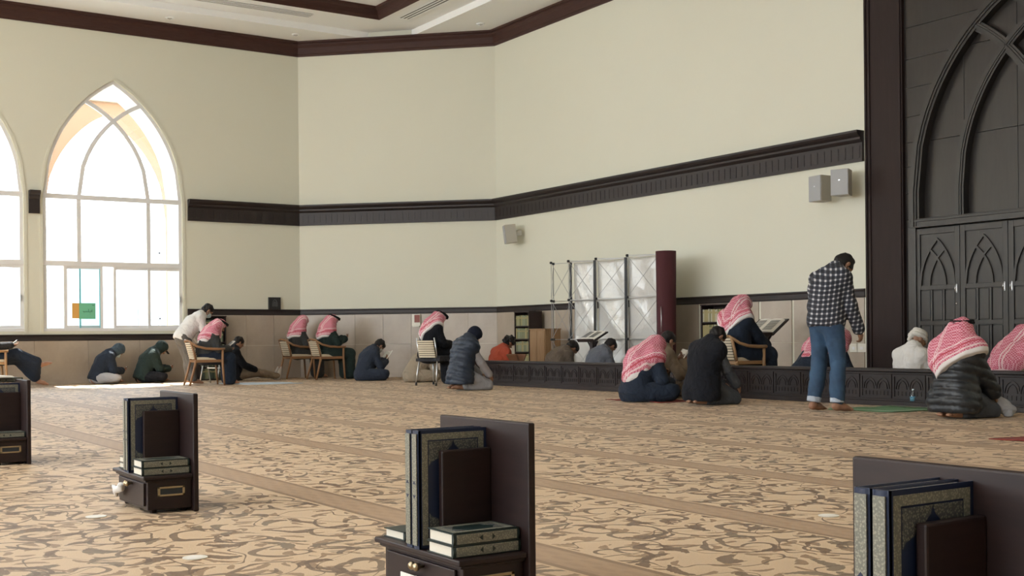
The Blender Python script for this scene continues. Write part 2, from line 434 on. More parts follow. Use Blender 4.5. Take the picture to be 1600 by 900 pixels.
# ------------------------------------------------------------------ the hall
LX, FY, CX, CY, ZC = -23.2, 13.1, -20.25, 10.1, 7.0      # left wall, front wall, chamfer ends, soffit height
WIN_C, WIN_P, HW, SILL, SPR, WR = 6.30, 2.96, 1.31, 0.99, 3.52, 2.62
WALL_T = 0.95
def arch_h(d, hw, r):                                       # height over the spring line at distance d from the centre
    return math.sqrt(max(0, r * r - (r - hw + abs(d)) ** 2))

fl = MB().box((LX - .0, BACK_Y, -0.1), (RIGHT_X, FY + .3, 0)).build('floor', 'carpet'); tag(fl, kind='structure')

def arched_wall(name, a, b, fixed, axis, centres, out, mat='wall_paint', hw=HW, sill=SILL, spr=SPR, r=WR, T=WALL_T, top=7.25):
    """wall from a to b along an axis with pointed openings, inner face at `fixed`, thickness T towards `out`"""
    mb = MB()
    def P(t, z, d): return (fixed + out * d, t, z) if axis == 'y' else (t, fixed + out * d, z)
    centres = sorted(centres)
    for d in (0, T):
        t0 = a
        for c in centres:
            mb.poly([P(t0, 0, d), P(c - hw, 0, d), P(c - hw, top, d), P(t0, top, d)]); t0 = c + hw
            mb.poly([P(c - hw, 0, d), P(c + hw, 0, d), P(c + hw, sill, d), P(c - hw, sill, d)])
            N = 24
            for i in range(N):
                u0 = -hw + 2 * hw * i / N; u1 = -hw + 2 * hw * (i + 1) / N
                mb.poly([P(c + u0, spr + arch_h(u0, hw, r), d), P(c + u1, spr + arch_h(u1, hw, r), d), P(c + u1, top, d), P(c + u0, top, d)])
        mb.poly([P(t0, 0, d), P(b, 0, d), P(b, top, d), P(t0, top, d)])
    for c in centres:
        pts = [(c - hw, sill), (c - hw, spr)] + [(c - hw + 2 * hw * i / 24, spr + arch_h(-hw + 2 * hw * i / 24, hw, r)) for i in range(25)] + [(c + hw, spr), (c + hw, sill), (c - hw, sill)]
        for (t0, z0), (t1, z1) in zip(pts, pts[1:]):
            if (t0, z0) != (t1, z1): mb.poly([P(t0, z0, 0), P(t1, z1, 0), P(t1, z1, T), P(t0, z0, T)])
    me = bpy.data.meshes.new(name); me.from_pydata(mb.v, [], mb.f); me.materials.append(M[mat])
    o = bpy.data.objects.new(name, me); link(o); tag(o, kind='structure'); return o
left_centres = [WIN_C - WIN_P * k for k in range(6)]
wall_left = arched_wall('wall_left', BACK_Y, CY + .6, LX, 'y', left_centres, -1)
back_centres = [-19.0 + 3.6 * k for k in range(6)]
arched_wall('wall_back', LX, RIGHT_X, BACK_Y, 'x', back_centres, -1, T=.3)
arched_wall('wall_right', BACK_Y, FY, RIGHT_X, 'y', [], 1, T=.3)
wall_chamfer = MB().poly([(LX, CY, 0), (CX, FY, 0), (CX, FY, 7.25), (LX, CY, 7.25)]).build('wall_chamfer', 'wall_paint'); tag(wall_chamfer, kind='structure')
wall_front = MB().box((CX - .6, FY, 0), (-10.5, FY + .3, 7.25)).build('wall_front', 'wall_paint'); tag(wall_front, kind='structure')
o = MB().box((-6.9, FY, 0), (RIGHT_X, FY + .3, 7.25)).build('wall_front_beyond', 'wall_paint'); tag(o, kind='structure')

# ceiling: soffit, raised ring, raised coffer
ceil = struct_root('ceiling')
def ring(name, x0, y0, x1, y1, X0, Y0, X1, Y1, z, parent):   # outer rect small letters, inner rect capitals
    mb = MB()
    mb.poly([(x0, y0, z), (x1, y0, z), (X1, Y0, z), (X0, Y0, z)]); mb.poly([(x1, y0, z), (x1, y1, z), (X1, Y1, z), (X1, Y0, z)])
    mb.poly([(x1, y1, z), (x0, y1, z), (X0, Y1, z), (X1, Y1, z)]); mb.poly([(x0, y1, z), (x0, y0, z), (X0, Y0, z), (X0, Y1, z)])
    return mb.build(name, 'ceiling_paint', parent)
S1 = (-22.12, BACK_Y + 1.2, RIGHT_X - 1.2, 11.86); S2 = (-21.08, BACK_Y + 2.4, RIGHT_X - 2.4, 10.92)
Z1, Z2 = ZC + .13, ZC + .33
ring('soffit', LX - .1, BACK_Y - .1, RIGHT_X + .1, FY + .1, *S1, ZC, ceil)
ring('raised_ring', *S1, *S2, Z1, ceil)
mb = MB()
def steps(q, za, zb):
    x0, y0, x1, y1 = q; m_ = MB(); c = [(x0, y0), (x1, y0), (x1, y1), (x0, y1)]
    for i in range(4):
        a, b = c[i], c[(i + 1) % 4]; m_.poly([(*a, za), (*b, za), (*b, zb), (*a, zb)])
    return m_
steps(S1, ZC, Z1).build('step', 'ceiling_paint', ceil)
MB().box((S2[0] - .1, S2[1] - .1, Z2), (S2[2] + .1, S2[3] + .1, Z2 + .1)).build('coffer', 'ceiling_paint', ceil)
# dark crown round the raised coffer
q = S2
sweep([(0, Z1 - .02), (0, Z2), (.16, Z2), (.16, Z2 - .05), (.10, Z2 - .08), (.06, Z2 - .16), (.05, Z1 + .03), (.02, Z1 - .02)],
      [(q[2], q[3]), (q[0], q[3]), (q[0], q[1])], 'coffer_crown', 'crown_wood', ceil, side=-1)
# recessed linear air slots
for lo, hi in [((-21.64, -2.5, Z1 - .012), (-21.42, 9.66, Z1 + .01)), ((-20.75, 11.18, Z1 - .012), (-12.0, 11.40, Z1 + .01))]:
    s_ = MB().box(lo, hi).build('air_slot', 'aluminium_slot', ceil)
    cx_, cy_ = (lo[0] + hi[0]) / 2, (lo[1] + hi[1]) / 2
    b_ = MB()
    if hi[1] - lo[1] > 1:
        for dx in (-.118, -.04, .04, .118): b_.box((cx_ + dx - .012, lo[1], lo[2] - .008), (cx_ + dx + .012, hi[1], lo[2]))
    else:
        for dy in (-.118, -.04, .04, .118): b_.box((lo[0], cy_ + dy - .012, lo[2] - .008), (hi[0], cy_ + dy + .012, lo[2]))
    b_.build('slot_bar', 'ceiling_paint', s_)
slot2 = MB().box((-19.6, 6.9, Z2 - .012), (-19.2, 8.6, Z2 + .01)).build('air_slot', 'aluminium_slot', ceil)
# downlights
dl_me = MB().lathe([(.085, 0), (.085, -.012), (.06, -.02), (.055, -.004), (.05, 0)], 20).mesh('downlight_trim', 'ceiling_paint')
lens_me = MB().lathe([(.045, -.002), (.045, -.012), (.01, -.03)], 14).mesh('downlight_lens', 'chrome')
spots = [(-22.66, 7.23, ZC), (-22.57, 9.79, ZC), (-22.66, 4.6, ZC), (-19.9, 12.55, ZC), (-17.3, 12.55, ZC), (-20.05, 10.2, Z2), (-22.66, 2, ZC), (-14.7, 12.55, ZC)]
lab = ['small round downlight in the soffit above the arched window', 'small round downlight in the soffit nearest the left corner', 'small round downlight in the soffit left of the arched window',
       'small round downlight in the soffit right of the angled wall', 'small round downlight over the front wall cornice', 'small round downlight inside the raised coffer corner',
       'small round downlight in the soffit over the far left windows', 'small round downlight over the front wall nearer the pillar']
for (x, y, z), l in zip(spots, lab):
    t = thing('ceiling_downlight', l, 'downlight', (x, y, z), 0, 'ceiling downlights'); inst(dl_me, 'trim', t); inst(lens_me, 'lens', t)

# crown moulding, cornice band, rails
SIDE = 1
path = [(LX, -6.0), (LX, CY), (CX, FY), (-10.92, FY)]
sweep([(0, 6.70), (.02, 6.70), (.03, 6.735), (.05, 6.75), (.06, 6.87), (.10, 6.92), (.10, 6.95), (.14, 6.965), (.14, ZC), (0, ZC)], path, 'trim_crown', 'crown_wood', side=SIDE, kind='structure')
bpath = [(LX, 7.72), (LX, CY), (CX, FY), (-10.93, FY)]
band_prof = [(0, 3.17), (.045, 3.17), (.045, 3.43), (.06, 3.44), (.085, 3.47), (.085, 3.50), (.13, 3.53), (.15, 3.56), (.15, 3.59), (0, 3.59)]
band = sweep(band_prof, bpath, 'trim_band', 'band_wood', side=SIDE, kind='structure')
for k, c in enumerate(left_centres[1:]):                     # the short pieces of band on the piers between the windows
    y0 = c + HW + .09; o = sweep(band_prof, [(LX, y0), (LX, y0 + .19)], 'trim_band_pier', 'band_wood', side=SIDE, kind='structure')
# beads carved along the band, a piece every 12 cm
dm = MB().box((-.028, 0, -.09), (.028, .006, .075)).mesh('bead', 'band_wood')
def along(p0, p1, step, off=0.0):
    d = Vector((p1[0] - p0[0], p1[1] - p0[1])); L = d.length; d /= L; n = int(L / step); a = math.atan2(d.y, d.x)
    for i in range(n):
        t = (i + .5) * L / n; yield p0[0] + d.x * t + d.y * off, p0[1] + d.y * t - d.x * off, a
for p0, p1 in zip(bpath, bpath[1:]):
    for x, y, a in along(p0, p1, .125, .045): inst(dm, 'bead', band, (x, y, 3.31), (0, 0, a + math.pi))
rail_prof = [(0, 1.30), (.022, 1.30), (.026, 1.32), (.022, 1.34), (.022, 1.385), (.035, 1.40), (.035, 1.42), (0, 1.42)]
sweep(rail_prof, bpath, 'trim_rail', 'band_wood', side=SIDE, kind='structure')
sweep([(o_, z - .49 + (.02 if z > 1.35 else 0) * 0) for o_, z in rail_prof], [(LX, -12), (LX, 7.80)], 'trim_sill_rail', 'band_wood', side=SIDE, kind='structure')
o = MB().box((LX, 7.70, .82), (LX + .03, 7.80, 1.42)).build('trim_rail_return', 'band_wood', bevel=.004); tag(o, kind='structure')

# marble wainscot: slabs in two courses
def slabs(p0, p1, z0, z1, step, parent):
    d = Vector((p1[0] - p0[0], p1[1] - p0[1])); L = d.length; n = max(1, round(L / step)); wv = L / n; ms = {}
    hz = (z1 - z0); me = MB().box((-wv / 2 + .0022, 0, .0022), (wv / 2 - .0022, .016, hz - .0022)).mesh('slab', 'marble')
    for x, y, a in along(p0, p1, L / n, 0.0):
        inst(me, 'marble_slab', parent, (x, y, z0), (0, 0, a + math.pi))
for z0, z1 in ((0, .68), (.68, 1.30)):
    slabs((LX, 7.72), (LX, CY), z0, z1, .62, wall_left); slabs((LX, CY), (CX, FY), z0, z1, .62, wall_chamfer); slabs((CX, FY), (-10.92, FY), z0, z1, .62, wall_front)
slabs((LX, -1.0), (LX, 7.72), 0, .82, .97, wall_left)

# ------------------------------------------------------------------ arched windows in the left wall
def window(idx, c):
    root = struct_root('window_%d' % idx); x = LX - .03; OUT = (-1, 0, 0)
    def arc(t0, sgn, r, d0, n=14):                            # arc leaving the spring line at t0 and bending towards sgn
        pts = []; 
        for i in range(n + 1):
            d = d0 * i / n; pts.append((x + .004 + .003 * sgn, t0 + sgn * d, SPR + math.sqrt(max(0, 2 * r * d - d * d))))
        return pts
    # outline
    e = .028; pts = [(x, c - HW + e, SILL)] + [(x, c - HW + e + (2 * HW - 2 * e) * i / 40, SPR + arch_h((HW - e) * (2 * i / 40 - 1), HW - e, WR - e)) for i in range(41)] + [(x, c + HW - e, SILL)]
    MB().bar(pts, .07, .07, 0, OUT).build('outer_frame', 'white_frame', root)
    q = HW / 2; r2 = 2.02
    def until():                                              # where the inner arc meets the outline
        d = 0
        while d < 3:
            t = -q + d; h = math.sqrt(max(0, 2 * r2 * d - d * d))
            if abs(t) >= HW or h >= arch_h(t, HW - .02, WR - .02) and t > 0: return d
            d += .01
        return 1.2
    dmax = until()
    for sg in (1, -1):
        t0 = c - sg * q; MB().bar(arc(t0, sg, r2, dmax), .075, .06 + .004 * sg, 0, OUT).build('tracery_arc', 'white_frame', root)
        MB().box((x - .06, t0 - .0375, 2.27), (x, t0 + .0375, SPR + .02)).build('mullion', 'white_frame', root)
    MB().box((x - .065, c - HW, SPR - .045), (x + .01, c + HW, SPR + .045)).build('transom', 'white_frame', root, bevel=.004)
    MB().box((x - .065, c - HW, 2.215), (x + .015, c + HW, 2.31)).build('transom', 'white_frame', root, bevel=.004)
    MB().box((x - .07, c - HW, SILL), (x + .03, c + HW, SILL + .055)).build('sill', 'white_frame', root, bevel=.004)
    for t, wd in ((c, .05), (c + q, .055), (c - HW + .40, .06), (c - HW + 1.06, .05)):
        MB().box((x - .065, t - wd / 2, SILL + .05), (x + .005, t + wd / 2, 2.23)).build('sash_stile', 'white_frame', root, bevel=.003)
    # sliding sash rails
    for t0, t1 in ((c - HW + .40, c - HW + 1.06), (c, c + q), (c + q, c + HW - .03)):
        for z in (SILL + .055, 2.165): MB().box((x - .055, t0, z), (x - .01, t1, z + .05)).build('sash_rail', 'white_frame', root)
    MB().box((x - .01, c + HW - .06, 1.55), (x + .02, c + HW - .03, 1.66)).build('latch', 'steel', root)
    # panes
    ts = [c - HW, c - q, c + q, c + HW]; g = x - .035
    for a, b in zip(ts, ts[1:]): MB().box((g - .004, a + .02, 2.30), (g, b - .02, SPR - .02)).build('pane', 'window_glass', root)
    for a, b in ((c - HW + .03, c - HW + .38), (c - HW + .42, c - HW + 1.04), (c - HW + 1.08, c - .02), (c + .02, c + q - .02), (c + q + .02, c + HW - .05)):
        MB().box((g - .004, a, SILL + .05), (g, b, 2.22)).build('pane', 'window_glass', root)
    pg = [(g, c + HW * (2 * i / 32 - 1) * .97, SPR + .02 + max(0, arch_h(HW * (2 * i / 32 - 1) * .97, HW, WR) - .03)) for i in range(33)]
    MB().prism([(g, c + HW * .97, SPR + .02), (g, c - HW * .97, SPR + .02)] + pg, (-.004, 0, 0)).build('pane', 'window_glass', root)
    # thin plaster bead round the opening on the room side
    pts = [(LX, c - HW - .03, SILL - .03)] + [(LX, c + (HW + .03) * (2 * i / 40 - 1), SPR + arch_h((HW + .03) * (2 * i / 40 - 1), HW + .03, WR + .03)) for i in range(41)] + [(LX, c + HW + .03, SILL - .03)]
    MB().bar(pts, .05, .012, 0, (1, 0, 0)).build('plaster_bead', 'wall_paint', root)
    return root
win1 = window(1, WIN_C); win2 = window(2, WIN_C - WIN_P); win3 = window(3, WIN_C - 2 * WIN_P)
# teal tinted sheet standing in the sliding sash, with the small notice stuck on it
t = thing('tinted_sheet', 'pale teal tinted sheet in the sliding sash of the near arched window', 'sheet', (LX - .045, 5.64, SILL + .06))
MB().box((0, 0, 0), (.006, .39, 1.12)).build('panel', 'teal_glass', t)
simple('teal_edge', (0.16, 0.52, 0.60), 0.4)
for y in (0, .37): MB().box((-.004, y, 0), (.012, y + .028, 1.12)).build('edge_strip', 'teal_edge', t)
simple('notice_green', (0.16, 0.52, 0.33), 0.6); simple('notice_orange', (0.72, 0.40, 0.10), 0.6); simple('pen_green', (0.03, 0.16, 0.12), .6)
t = thing('window_notice', 'green and orange notice stuck low on the arched window', 'sign', (LX - .02, 5.50, 1.22))
MB().box((0, .13, 0), (.005, .43, .30)).build('green_field', 'notice_green', t)
MB().box((0, 0, .01), (.005, .13, .30)).build('orange_field', 'notice_orange', t)
mb = MB()
for pts in ([(.20, .15), (.215, .13), (.235, .13), (.24, .15)], [(.25, .13), (.27, .145), (.29, .13)], [(.30, .19), (.30, .13)], [(.31, .14), (.33, .125), (.35, .14), (.34, .16)], [(.365, .18), (.365, .13)], [(.215, .105), (.22, .10)], [(.33, .10), (.335, .095)]):
    mb.tube([(.007, y, z) for y, z in pts], .0045, 5)
mb.build('lettering', 'pen_green', t)
mb = MB(); 
for z in (.265, .25): mb.box((.005, .37, z), (.007, .41, z + .006))
mb.build('lettering', 'pen_green', t)

# ------------------------------------------------------------------ outside: courtyard with arcade
yard = MB().box((-44, -22, -.12), (LX - WALL_T, 24, -.02)).build('ground', 'paving'); tag(yard, kind='structure')
arc_w = arched_wall('arcade_wall', -14, 18, LX - 3.0, 'y', [7.02 - WIN_P * k for k in range(-3, 6)], -1, mat='outer_render', hw=1.36, sill=0.02, spr=3.5, r=2.5, T=.5, top=6.15)
arc_w.name = 'trim_arcade'
o = MB().box((LX - 3.05, -14, 5.95), (LX - 2.9, 18, 6.2)).build('trim_arcade_cornice', 'outer_cream'); tag(o, kind='structure')
far_b = struct_root('trim_far_building'); simple('far_white', (.42, .41, .40), .9, .04, 2); simple('far_glass', (.30, .32, .33), .4)
MB().box((-41, -8, 0), (-40, 34, 5.2)).build('facade', 'far_white', far_b)
for yy in range(9):
    for zz in (.9, 3.1):
        fw_ = MB().box((-40, -4 + yy * 3.9, zz), (-39.92, -2.6 + yy * 3.9, zz + 1.3)).build('window', 'far_glass', far_b)
        mu = MB(); mu.box((-39.92, -3.33 + yy * 3.9, zz), (-39.88, -3.27 + yy * 3.9, zz + 1.3)).box((-39.92, -4 + yy * 3.9, zz + .62), (-39.88, -2.6 + yy * 3.9, zz + .67)); mu.build('glazing_bar', 'far_white', fw_)

# ------------------------------------------------------------------ pillar, mihrab screen, doors
for x0, x1, nm in ((-10.90, -10.27, 'trim_pillar'), (-7.25, -6.62, 'trim_pillar_far')):
    p = MB().box((x0, 13.07, 0), (x1, 13.35, ZC)).build(nm, 'pillar_wood', bevel=.004); tag(p, kind='structure')
    for a in (x0 + .015, x0 + .075, x1 - .05):
        MB().box((a, 13.052, 0), (a + .03, 13.07, ZC)).build('bead', 'pillar_wood', p, bevel=.004)
    MB().box((x0 - .01, 13.04, 0), (x1 + .01, 13.07, .22)).build('plinth', 'pillar_wood', p, bevel=.005)
MX, MHW, MSP, MR, MR2 = -8.76, 1.36, 2.65, 2.70, 2.36; MY = 13.12
scr = struct_root('wall_screen')
def arc_x(z, hw=MHW, r=MR):                                   # half width of the opening at height z
    h = z - MSP
    if h <= 0: return hw
    if h >= arch_h(0, hw, r): return None
    return math.sqrt(r * r - h * h) - (r - hw)
zs = [0, 2.3, 2.65, 3.0, 3.32, 3.66, 4.04, 4.42, 4.84, 5.25, 5.7, 6.2, 6.62, ZC]
for z0, z1 in zip(zs, zs[1:]):
    for sg in (-1, 1):
        n = 8; poly = []; top_o = None
        for i in range(n + 1):
            z = z0 + .003 + (z1 - z0 - .006) * i / n; hx = arc_x(z, MHW + .03, MR + .03); hx = 0 if hx is None else hx
            poly.append((MX + sg * hx, MY, z))
        poly += [(MX + sg * 1.53, MY, z1 - .003), (MX + sg * 1.53, MY, z0 + .003)]
        if z0 > 2.65 + arch_h(0, MHW, MR) + .1: pass
        MB().prism(poly, (0, .02, 0)).build('surround_panel', 'arch_wood', scr)
MB().box((-10.4, 13.245, 0), (-7.1, 13.3, ZC)).build('backing', 'black_plastic', scr)
# glazing panels behind the tracery
for z0, z1 in ((2.25, 3.32), (3.32, 4.45), (4.45, 5.1)):
    for x0, x1 in ((-10.2, -9.43), (-9.43, -8.68), (-8.68, -7.95), (-7.95, -7.3)):
        MB().box((x0 + .003, 13.215, z0 + .003), (x1 - .003, 13.235, z1 - .003)).build('infill_panel', 'arch_wood', scr, bevel=.002)
def bar_s(pts, wdt, y0, dep, nm, mat='door_wood', par=scr):
    o = MB().bar([(x, y0, z) for x, z in pts], wdt, dep, 0, (0, -1, 0)).build(nm, mat, par); return o
N = 40
outl = [(MX - MHW, 2.2)] + [(MX + MHW * (2 * i / N - 1), MSP + arch_h(MHW * (2 * i / N - 1), MHW, MR)) for i in range(N + 1)] + [(MX + MHW, 2.2)]
bar_s(outl, .16, 13.215, .12, 'arch_frame'); bar_s(outl, .09, 13.095, .018, 'arch_bead'); bar_s(outl, .03, 13.077, .014, 'arch_bead')
q = MHW / 2
for sg in (1, -1):
    pts = [(MX - sg * q, 2.2)]; d = 0
    while d < 1.62:
        t = -q + d; h = math.sqrt(max(0, 2 * MR2 * d - d * d))
        if t > 0 and h > arch_h(t, MHW, MR): break
        pts.append((MX + sg * t, MSP + h)); d += .04
    bar_s(pts, .13, 13.213, .105 + (.002 if sg > 0 else 0), 'tracery'); bar_s(pts, .07, 13.108, .014 + (.002 if sg > 0 else 0), 'tracery_bead'); bar_s(pts, .022, 13.094, .010, 'tracery_bead')
MB().box((MX - MHW - .06, 13.085, 2.18), (MX + MHW + .06, 13.17, 2.30)).build('transom', 'door_wood', scr, bevel=.006)
MB().box((MX - MHW - .06, 13.07, 2.255), (MX + MHW + .06, 13.09, 2.285)).build('transom_bead', 'door_wood', scr, bevel=.004)
for sg in (-1, 1): MB().box((MX + sg * (MHW + .035) - .06, 13.09, 0), (MX + sg * (MHW + .035) + .06, 13.17, 2.2)).build('door_jamb', 'door_wood', scr, bevel=.005)

def door_leaf(idx, x0, wd, handle):
    root = struct_root('door_%d' % idx); y = 13.13; H = 2.165
    MB().box((x0 + .003, y, 0.01), (x0 + wd - .003, y + .03, H)).build('leaf', 'door_wood', root)
    def st(a, b, c, d, nm='stile', y0=y, th=.02): return MB().box((x0 + a, y0 - th, b), (x0 + c, y0, d)).build(nm, 'door_wood', root, bevel=.004)
    e = .075; st(.004, .01, e, H); st(wd - e, .01, wd - .004, H)
    rows = [(.10, .42), (.50, .90), (.955, 1.36), (1.42, 2.085)]
    zz = [.01] + [z for r_ in rows for z in r_] + [H]
    for a, b in zip(zz[::2], zz[1::2]): st(e, a, wd - e, b, 'rail')
    cw = (wd - 2 * e + .03) / 3
    for r0, r1 in rows[:3]:
        for k in range(3):
            a = e + k * cw; b = a + cw - .03
            if k < 2: st(b, r0, b + .03, r1, 'muntin')
            MB().box((x0 + a + .012, y - .013, r0 + .012), (x0 + b - .012, y, r1 - .012)).build('panel', 'door_wood', root, bevel=.005)
    # interlaced pointed arches in the top field
    a, b = e, wd - e; c = x0 + wd / 2; hw = (b - a) / 2; z0, z1 = rows[3]; H2 = z1 - z0 - .04; base = z0 - .03
    r = (H2 ** 2 + hw ** 2) / (2 * hw)
    o_ = [(c + hw * (2 * i / 20 - 1), base + arch_h(hw * (2 * i / 20 - 1), hw, r)) for i in range(21)]
    MB().bar([(px, y, pz) for px, pz in o_], .030, .023, 0, (0, -1, 0)).build('carved_arch', 'door_wood', root)
    q2 = hw / 2.1; r2 = r * .72
    for sg in (1, -1):
        pts = []; d = 0
        while d < 2 * hw:
            t = -q2 + d; hh = math.sqrt(max(0, 2 * r2 * d - d * d))
            if t > 0 and hh > arch_h(t, hw, r): break
            pts.append((c + sg * t, y, base + hh)); d += .012
        MB().bar(pts, .030, .0215 + (.0008 if sg > 0 else 0), 0, (0, -1, 0)).build('carved_arch', 'door_wood', root)
    if handle:
        hx = x0 + (wd - .05 if handle > 0 else .05)
        hb = MB().box((hx - .008, y - .024, 1.31), (hx + .008, y - .02, 1.42)).build('handle_plate', 'steel', root, bevel=.003)
        MB().tube([(hx, y - .026, 1.41), (hx, y - .05, 1.405), (hx, y - .055, 1.365), (hx, y - .05, 1.325), (hx, y - .026, 1.32)], .006, 8).build('pull', 'chrome', hb, True)
        if idx == 1: MB().lathe([(.012, 0), (.012, .008), (.008, .014)], 14).build('lock', 'chrome', root, True).matrix_local = Matrix.Translation((hx, y - .02, 1.17)) @ Matrix.Rotation(math.pi / 2, 4, 'X')
for i, (x0, hd) in enumerate(((-10.12, 1), (-9.44, 1), (-8.76, -1), (-8.08, -1))): door_leaf(i + 1, x0, .68, hd)

# ------------------------------------------------------------------ the low carved barrier
BY0, BY1, BH = 10.68, 10.86, .41
t = thing('low_barrier', 'long low dark carved wooden barrier crossing in front of the front wall', 'barrier', (-16.95, BY0, 0))
BL = 11.9
MB().box((0, .03, .0), (BL, .15, BH - .03)).build('core', 'band_wood', t)
MB().box((0, .0, .0), (BL, .18, .055)).build('plinth', 'band_wood', t, bevel=.006)
MB().box((-.02, -.012, BH - .035), (BL + .02, .19, BH)).build('cap', 'band_wood', t, bevel=.008)
MB().box((-.01, .005, BH - .062), (BL + .01, .175, BH - .040)).build('cap_bead', 'band_wood', t, bevel=.005)
MB().box((0, .012, .055), (BL, .03, .075)).build('plinth_bead', 'band_wood', t, bevel=.004)
pm = MB(); pw = .42
pm.box((-pw / 2, 0, .085), (pw / 2, .012, .105)); pm.box((-pw / 2, 0, .325), (pw / 2, .012, .345))
pm.box((-pw / 2, 0, .105), (-pw / 2 + .02, .012, .325)); pm.box((pw / 2 - .02, 0, .105), (pw / 2, .012, .325))
pm.box((-pw / 2 + .02, 0, .175), (pw / 2 - .02, .008, .185))
for hw, top in ((.085, .31), (.055, .275)):
    for c in (-.09, .09):
        r = ((top - .20) ** 2 + hw ** 2) / (2 * hw)
        pm.bar([(c - hw, 0, .185)] + [(c + hw * (2 * i / 12 - 1), 0, .20 + arch_h(hw * (2 * i / 12 - 1), hw, r)) for i in range(13)] + [(c + hw, 0, .185)], .012, .010, 0, (0, 1, 0))
for k in range(7):
    xx = -.15 + k * .05; pm.box((xx - .008, 0, .118), (xx + .008, .007, .162))
pme = pm.mesh('carved_panel', 'band_wood')
n = int(BL / .44)
for k in range(n): inst(pme, 'carved_panel', t, ((k + .5) * BL / n, .03, 0), (0, 0, math.pi))
# ------------------------------------------------------------------ implicit surfaces for people and cloth
class F:
    def __init__(s, lo, hi, h):
        s.lo = np.array(lo, float); s.h = h; n = np.ceil((np.array(hi) - s.lo) / h).astype(int) + 1
        s.ax = [s.lo[i] + h * np.arange(n[i]) for i in range(3)]; s.D = np.full(tuple(n), 1.0, np.float32)
    def reg(s, lo, hi, pad):
        sl = []
        for i in range(3):
            a = max(0, int((lo[i] - pad - s.lo[i]) / s.h)); b = min(len(s.ax[i]), int((hi[i] + pad - s.lo[i]) / s.h) + 2)
            if b <= a: return None
            sl.append(slice(a, b))
        X = s.ax[0][sl[0]][:, None, None]; Y = s.ax[1][sl[1]][None, :, None]; Z = s.ax[2][sl[2]][None, None, :]
        return tuple(sl), X, Y, Z
    def _u(s, sl, d, k, cut=False):
        D = s.D[sl]
        if cut:
            s.D[sl] = np.maximum(D, -d); return
        if k > 0:
            h = np.clip(.5 + .5 * (D - d) / k, 0, 1); s.D[sl] = D * (1 - h) + d * h - k * h * (1 - h)
        else: s.D[sl] = np.minimum(D, d)
    def cap(s, a, b, ra, rb=None, k=.03, cut=False):
        rb = ra if rb is None else rb; a = np.array(a, float); b = np.array(b, float); r = max(ra, rb)
        q = s.reg(np.minimum(a, b) - r, np.maximum(a, b) + r, k + .05)
        if q is None: return s
        sl, X, Y, Z = q; d = b - a; L = max(1e-9, d @ d)
        t = np.clip(((X - a[0]) * d[0] + (Y - a[1]) * d[1] + (Z - a[2]) * d[2]) / L, 0, 1)
        dd = np.sqrt((X - a[0] - d[0] * t) ** 2 + (Y - a[1] - d[1] * t) ** 2 + (Z - a[2] - d[2] * t) ** 2) - (ra + (rb - ra) * t)
        s._u(sl, dd, k, cut); return s
    def ell(s, c, r, R=None, k=.03, cut=False):
        c = np.array(c, float); r = np.array(r, float); m = r.max(); q = s.reg(c - m, c + m, k + .05)
        if q is None: return s
        sl, X, Y, Z = q; P = [X - c[0], Y - c[1], Z - c[2]]
        if R is not None: P = [R[0][i] * P[0] + R[1][i] * P[1] + R[2][i] * P[2] for i in range(3)]
        k0 = np.sqrt((P[0] / r[0]) ** 2 + (P[1] / r[1]) ** 2 + (P[2] / r[2]) ** 2) + 1e-9
        k1 = np.sqrt((P[0] / r[0] ** 2) ** 2 + (P[1] / r[1] ** 2) ** 2 + (P[2] / r[2] ** 2) ** 2) + 1e-9
        s._u(sl, k0 * (k0 - 1) / k1, k, cut); return s
    def box(s, c, hf, R=None, rr=.01, k=.02, cut=False):
        c = np.array(c, float); m = np.linalg.norm(hf); q = s.reg(c - m, c + m, k + .05)
        if q is None: return s
        sl, X, Y, Z = q; P = [X - c[0], Y - c[1], Z - c[2]]
        if R is not None: P = [R[0][i] * P[0] + R[1][i] * P[1] + R[2][i] * P[2] for i in range(3)]
        Q = [np.abs(P[i]) - (hf[i] - rr) for i in range(3)]
        o = np.sqrt(sum(np.maximum(q_, 0) ** 2 for q_ in Q)) + np.minimum(np.maximum(np.maximum(Q[0], Q[1]), Q[2]), 0) - rr
        s._u(sl, o, k, cut); return s
    def grids(s): return s.ax[0][:, None, None], s.ax[1][None, :, None], s.ax[2][None, None, :]
    def plane(s, p, n):                                       # keep the side the normal points away from
        X, Y, Z = s.grids(); s.D = np.maximum(s.D, (X - p[0]) * n[0] + (Y - p[1]) * n[1] + (Z - p[2]) * n[2]).astype(np.float32); return s
    def rough(s, amp, f, seed=0, st=(1, 1, 1)):
        X, Y, Z = s.grids(); r_ = random.Random(seed); d = 0
        for i in range(5):
            v = Vector((r_.uniform(-1, 1), r_.uniform(-1, 1), r_.uniform(-1, 1))).normalized() * f * (0.7 + .35 * i)
            d = d + np.sin(X * v.x * st[0] + Y * v.y * st[1] + Z * v.z * st[2] + r_.uniform(0, 6)) / (1 + .3 * i)
        wx = .05 * np.sin(Y * 9 + Z * 7 + seed) + 0 * X; wz = .06 * np.sin(X * 8 - Y * 6 + seed * 2) + 0 * Z
        r1 = np.abs(np.sin((X + wx) * 17 + (Z + wz) * 11 + Y * 6 + seed)); r2 = np.abs(np.sin((Z + wz) * 19 - (X + wx) * 9 + Y * 13 + seed * 3))
        s.D = (s.D + amp * (.5 * d + .9 * (np.exp(-r1 * 5) - .2) + .9 * (np.exp(-r2 * 5) - .2))).astype(np.float32); return s
    def floor(s, z=0.004): X, Y, Z = s.grids(); s.D = np.maximum(s.D, z - Z + 0 * X + 0 * Y).astype(np.float32); return s
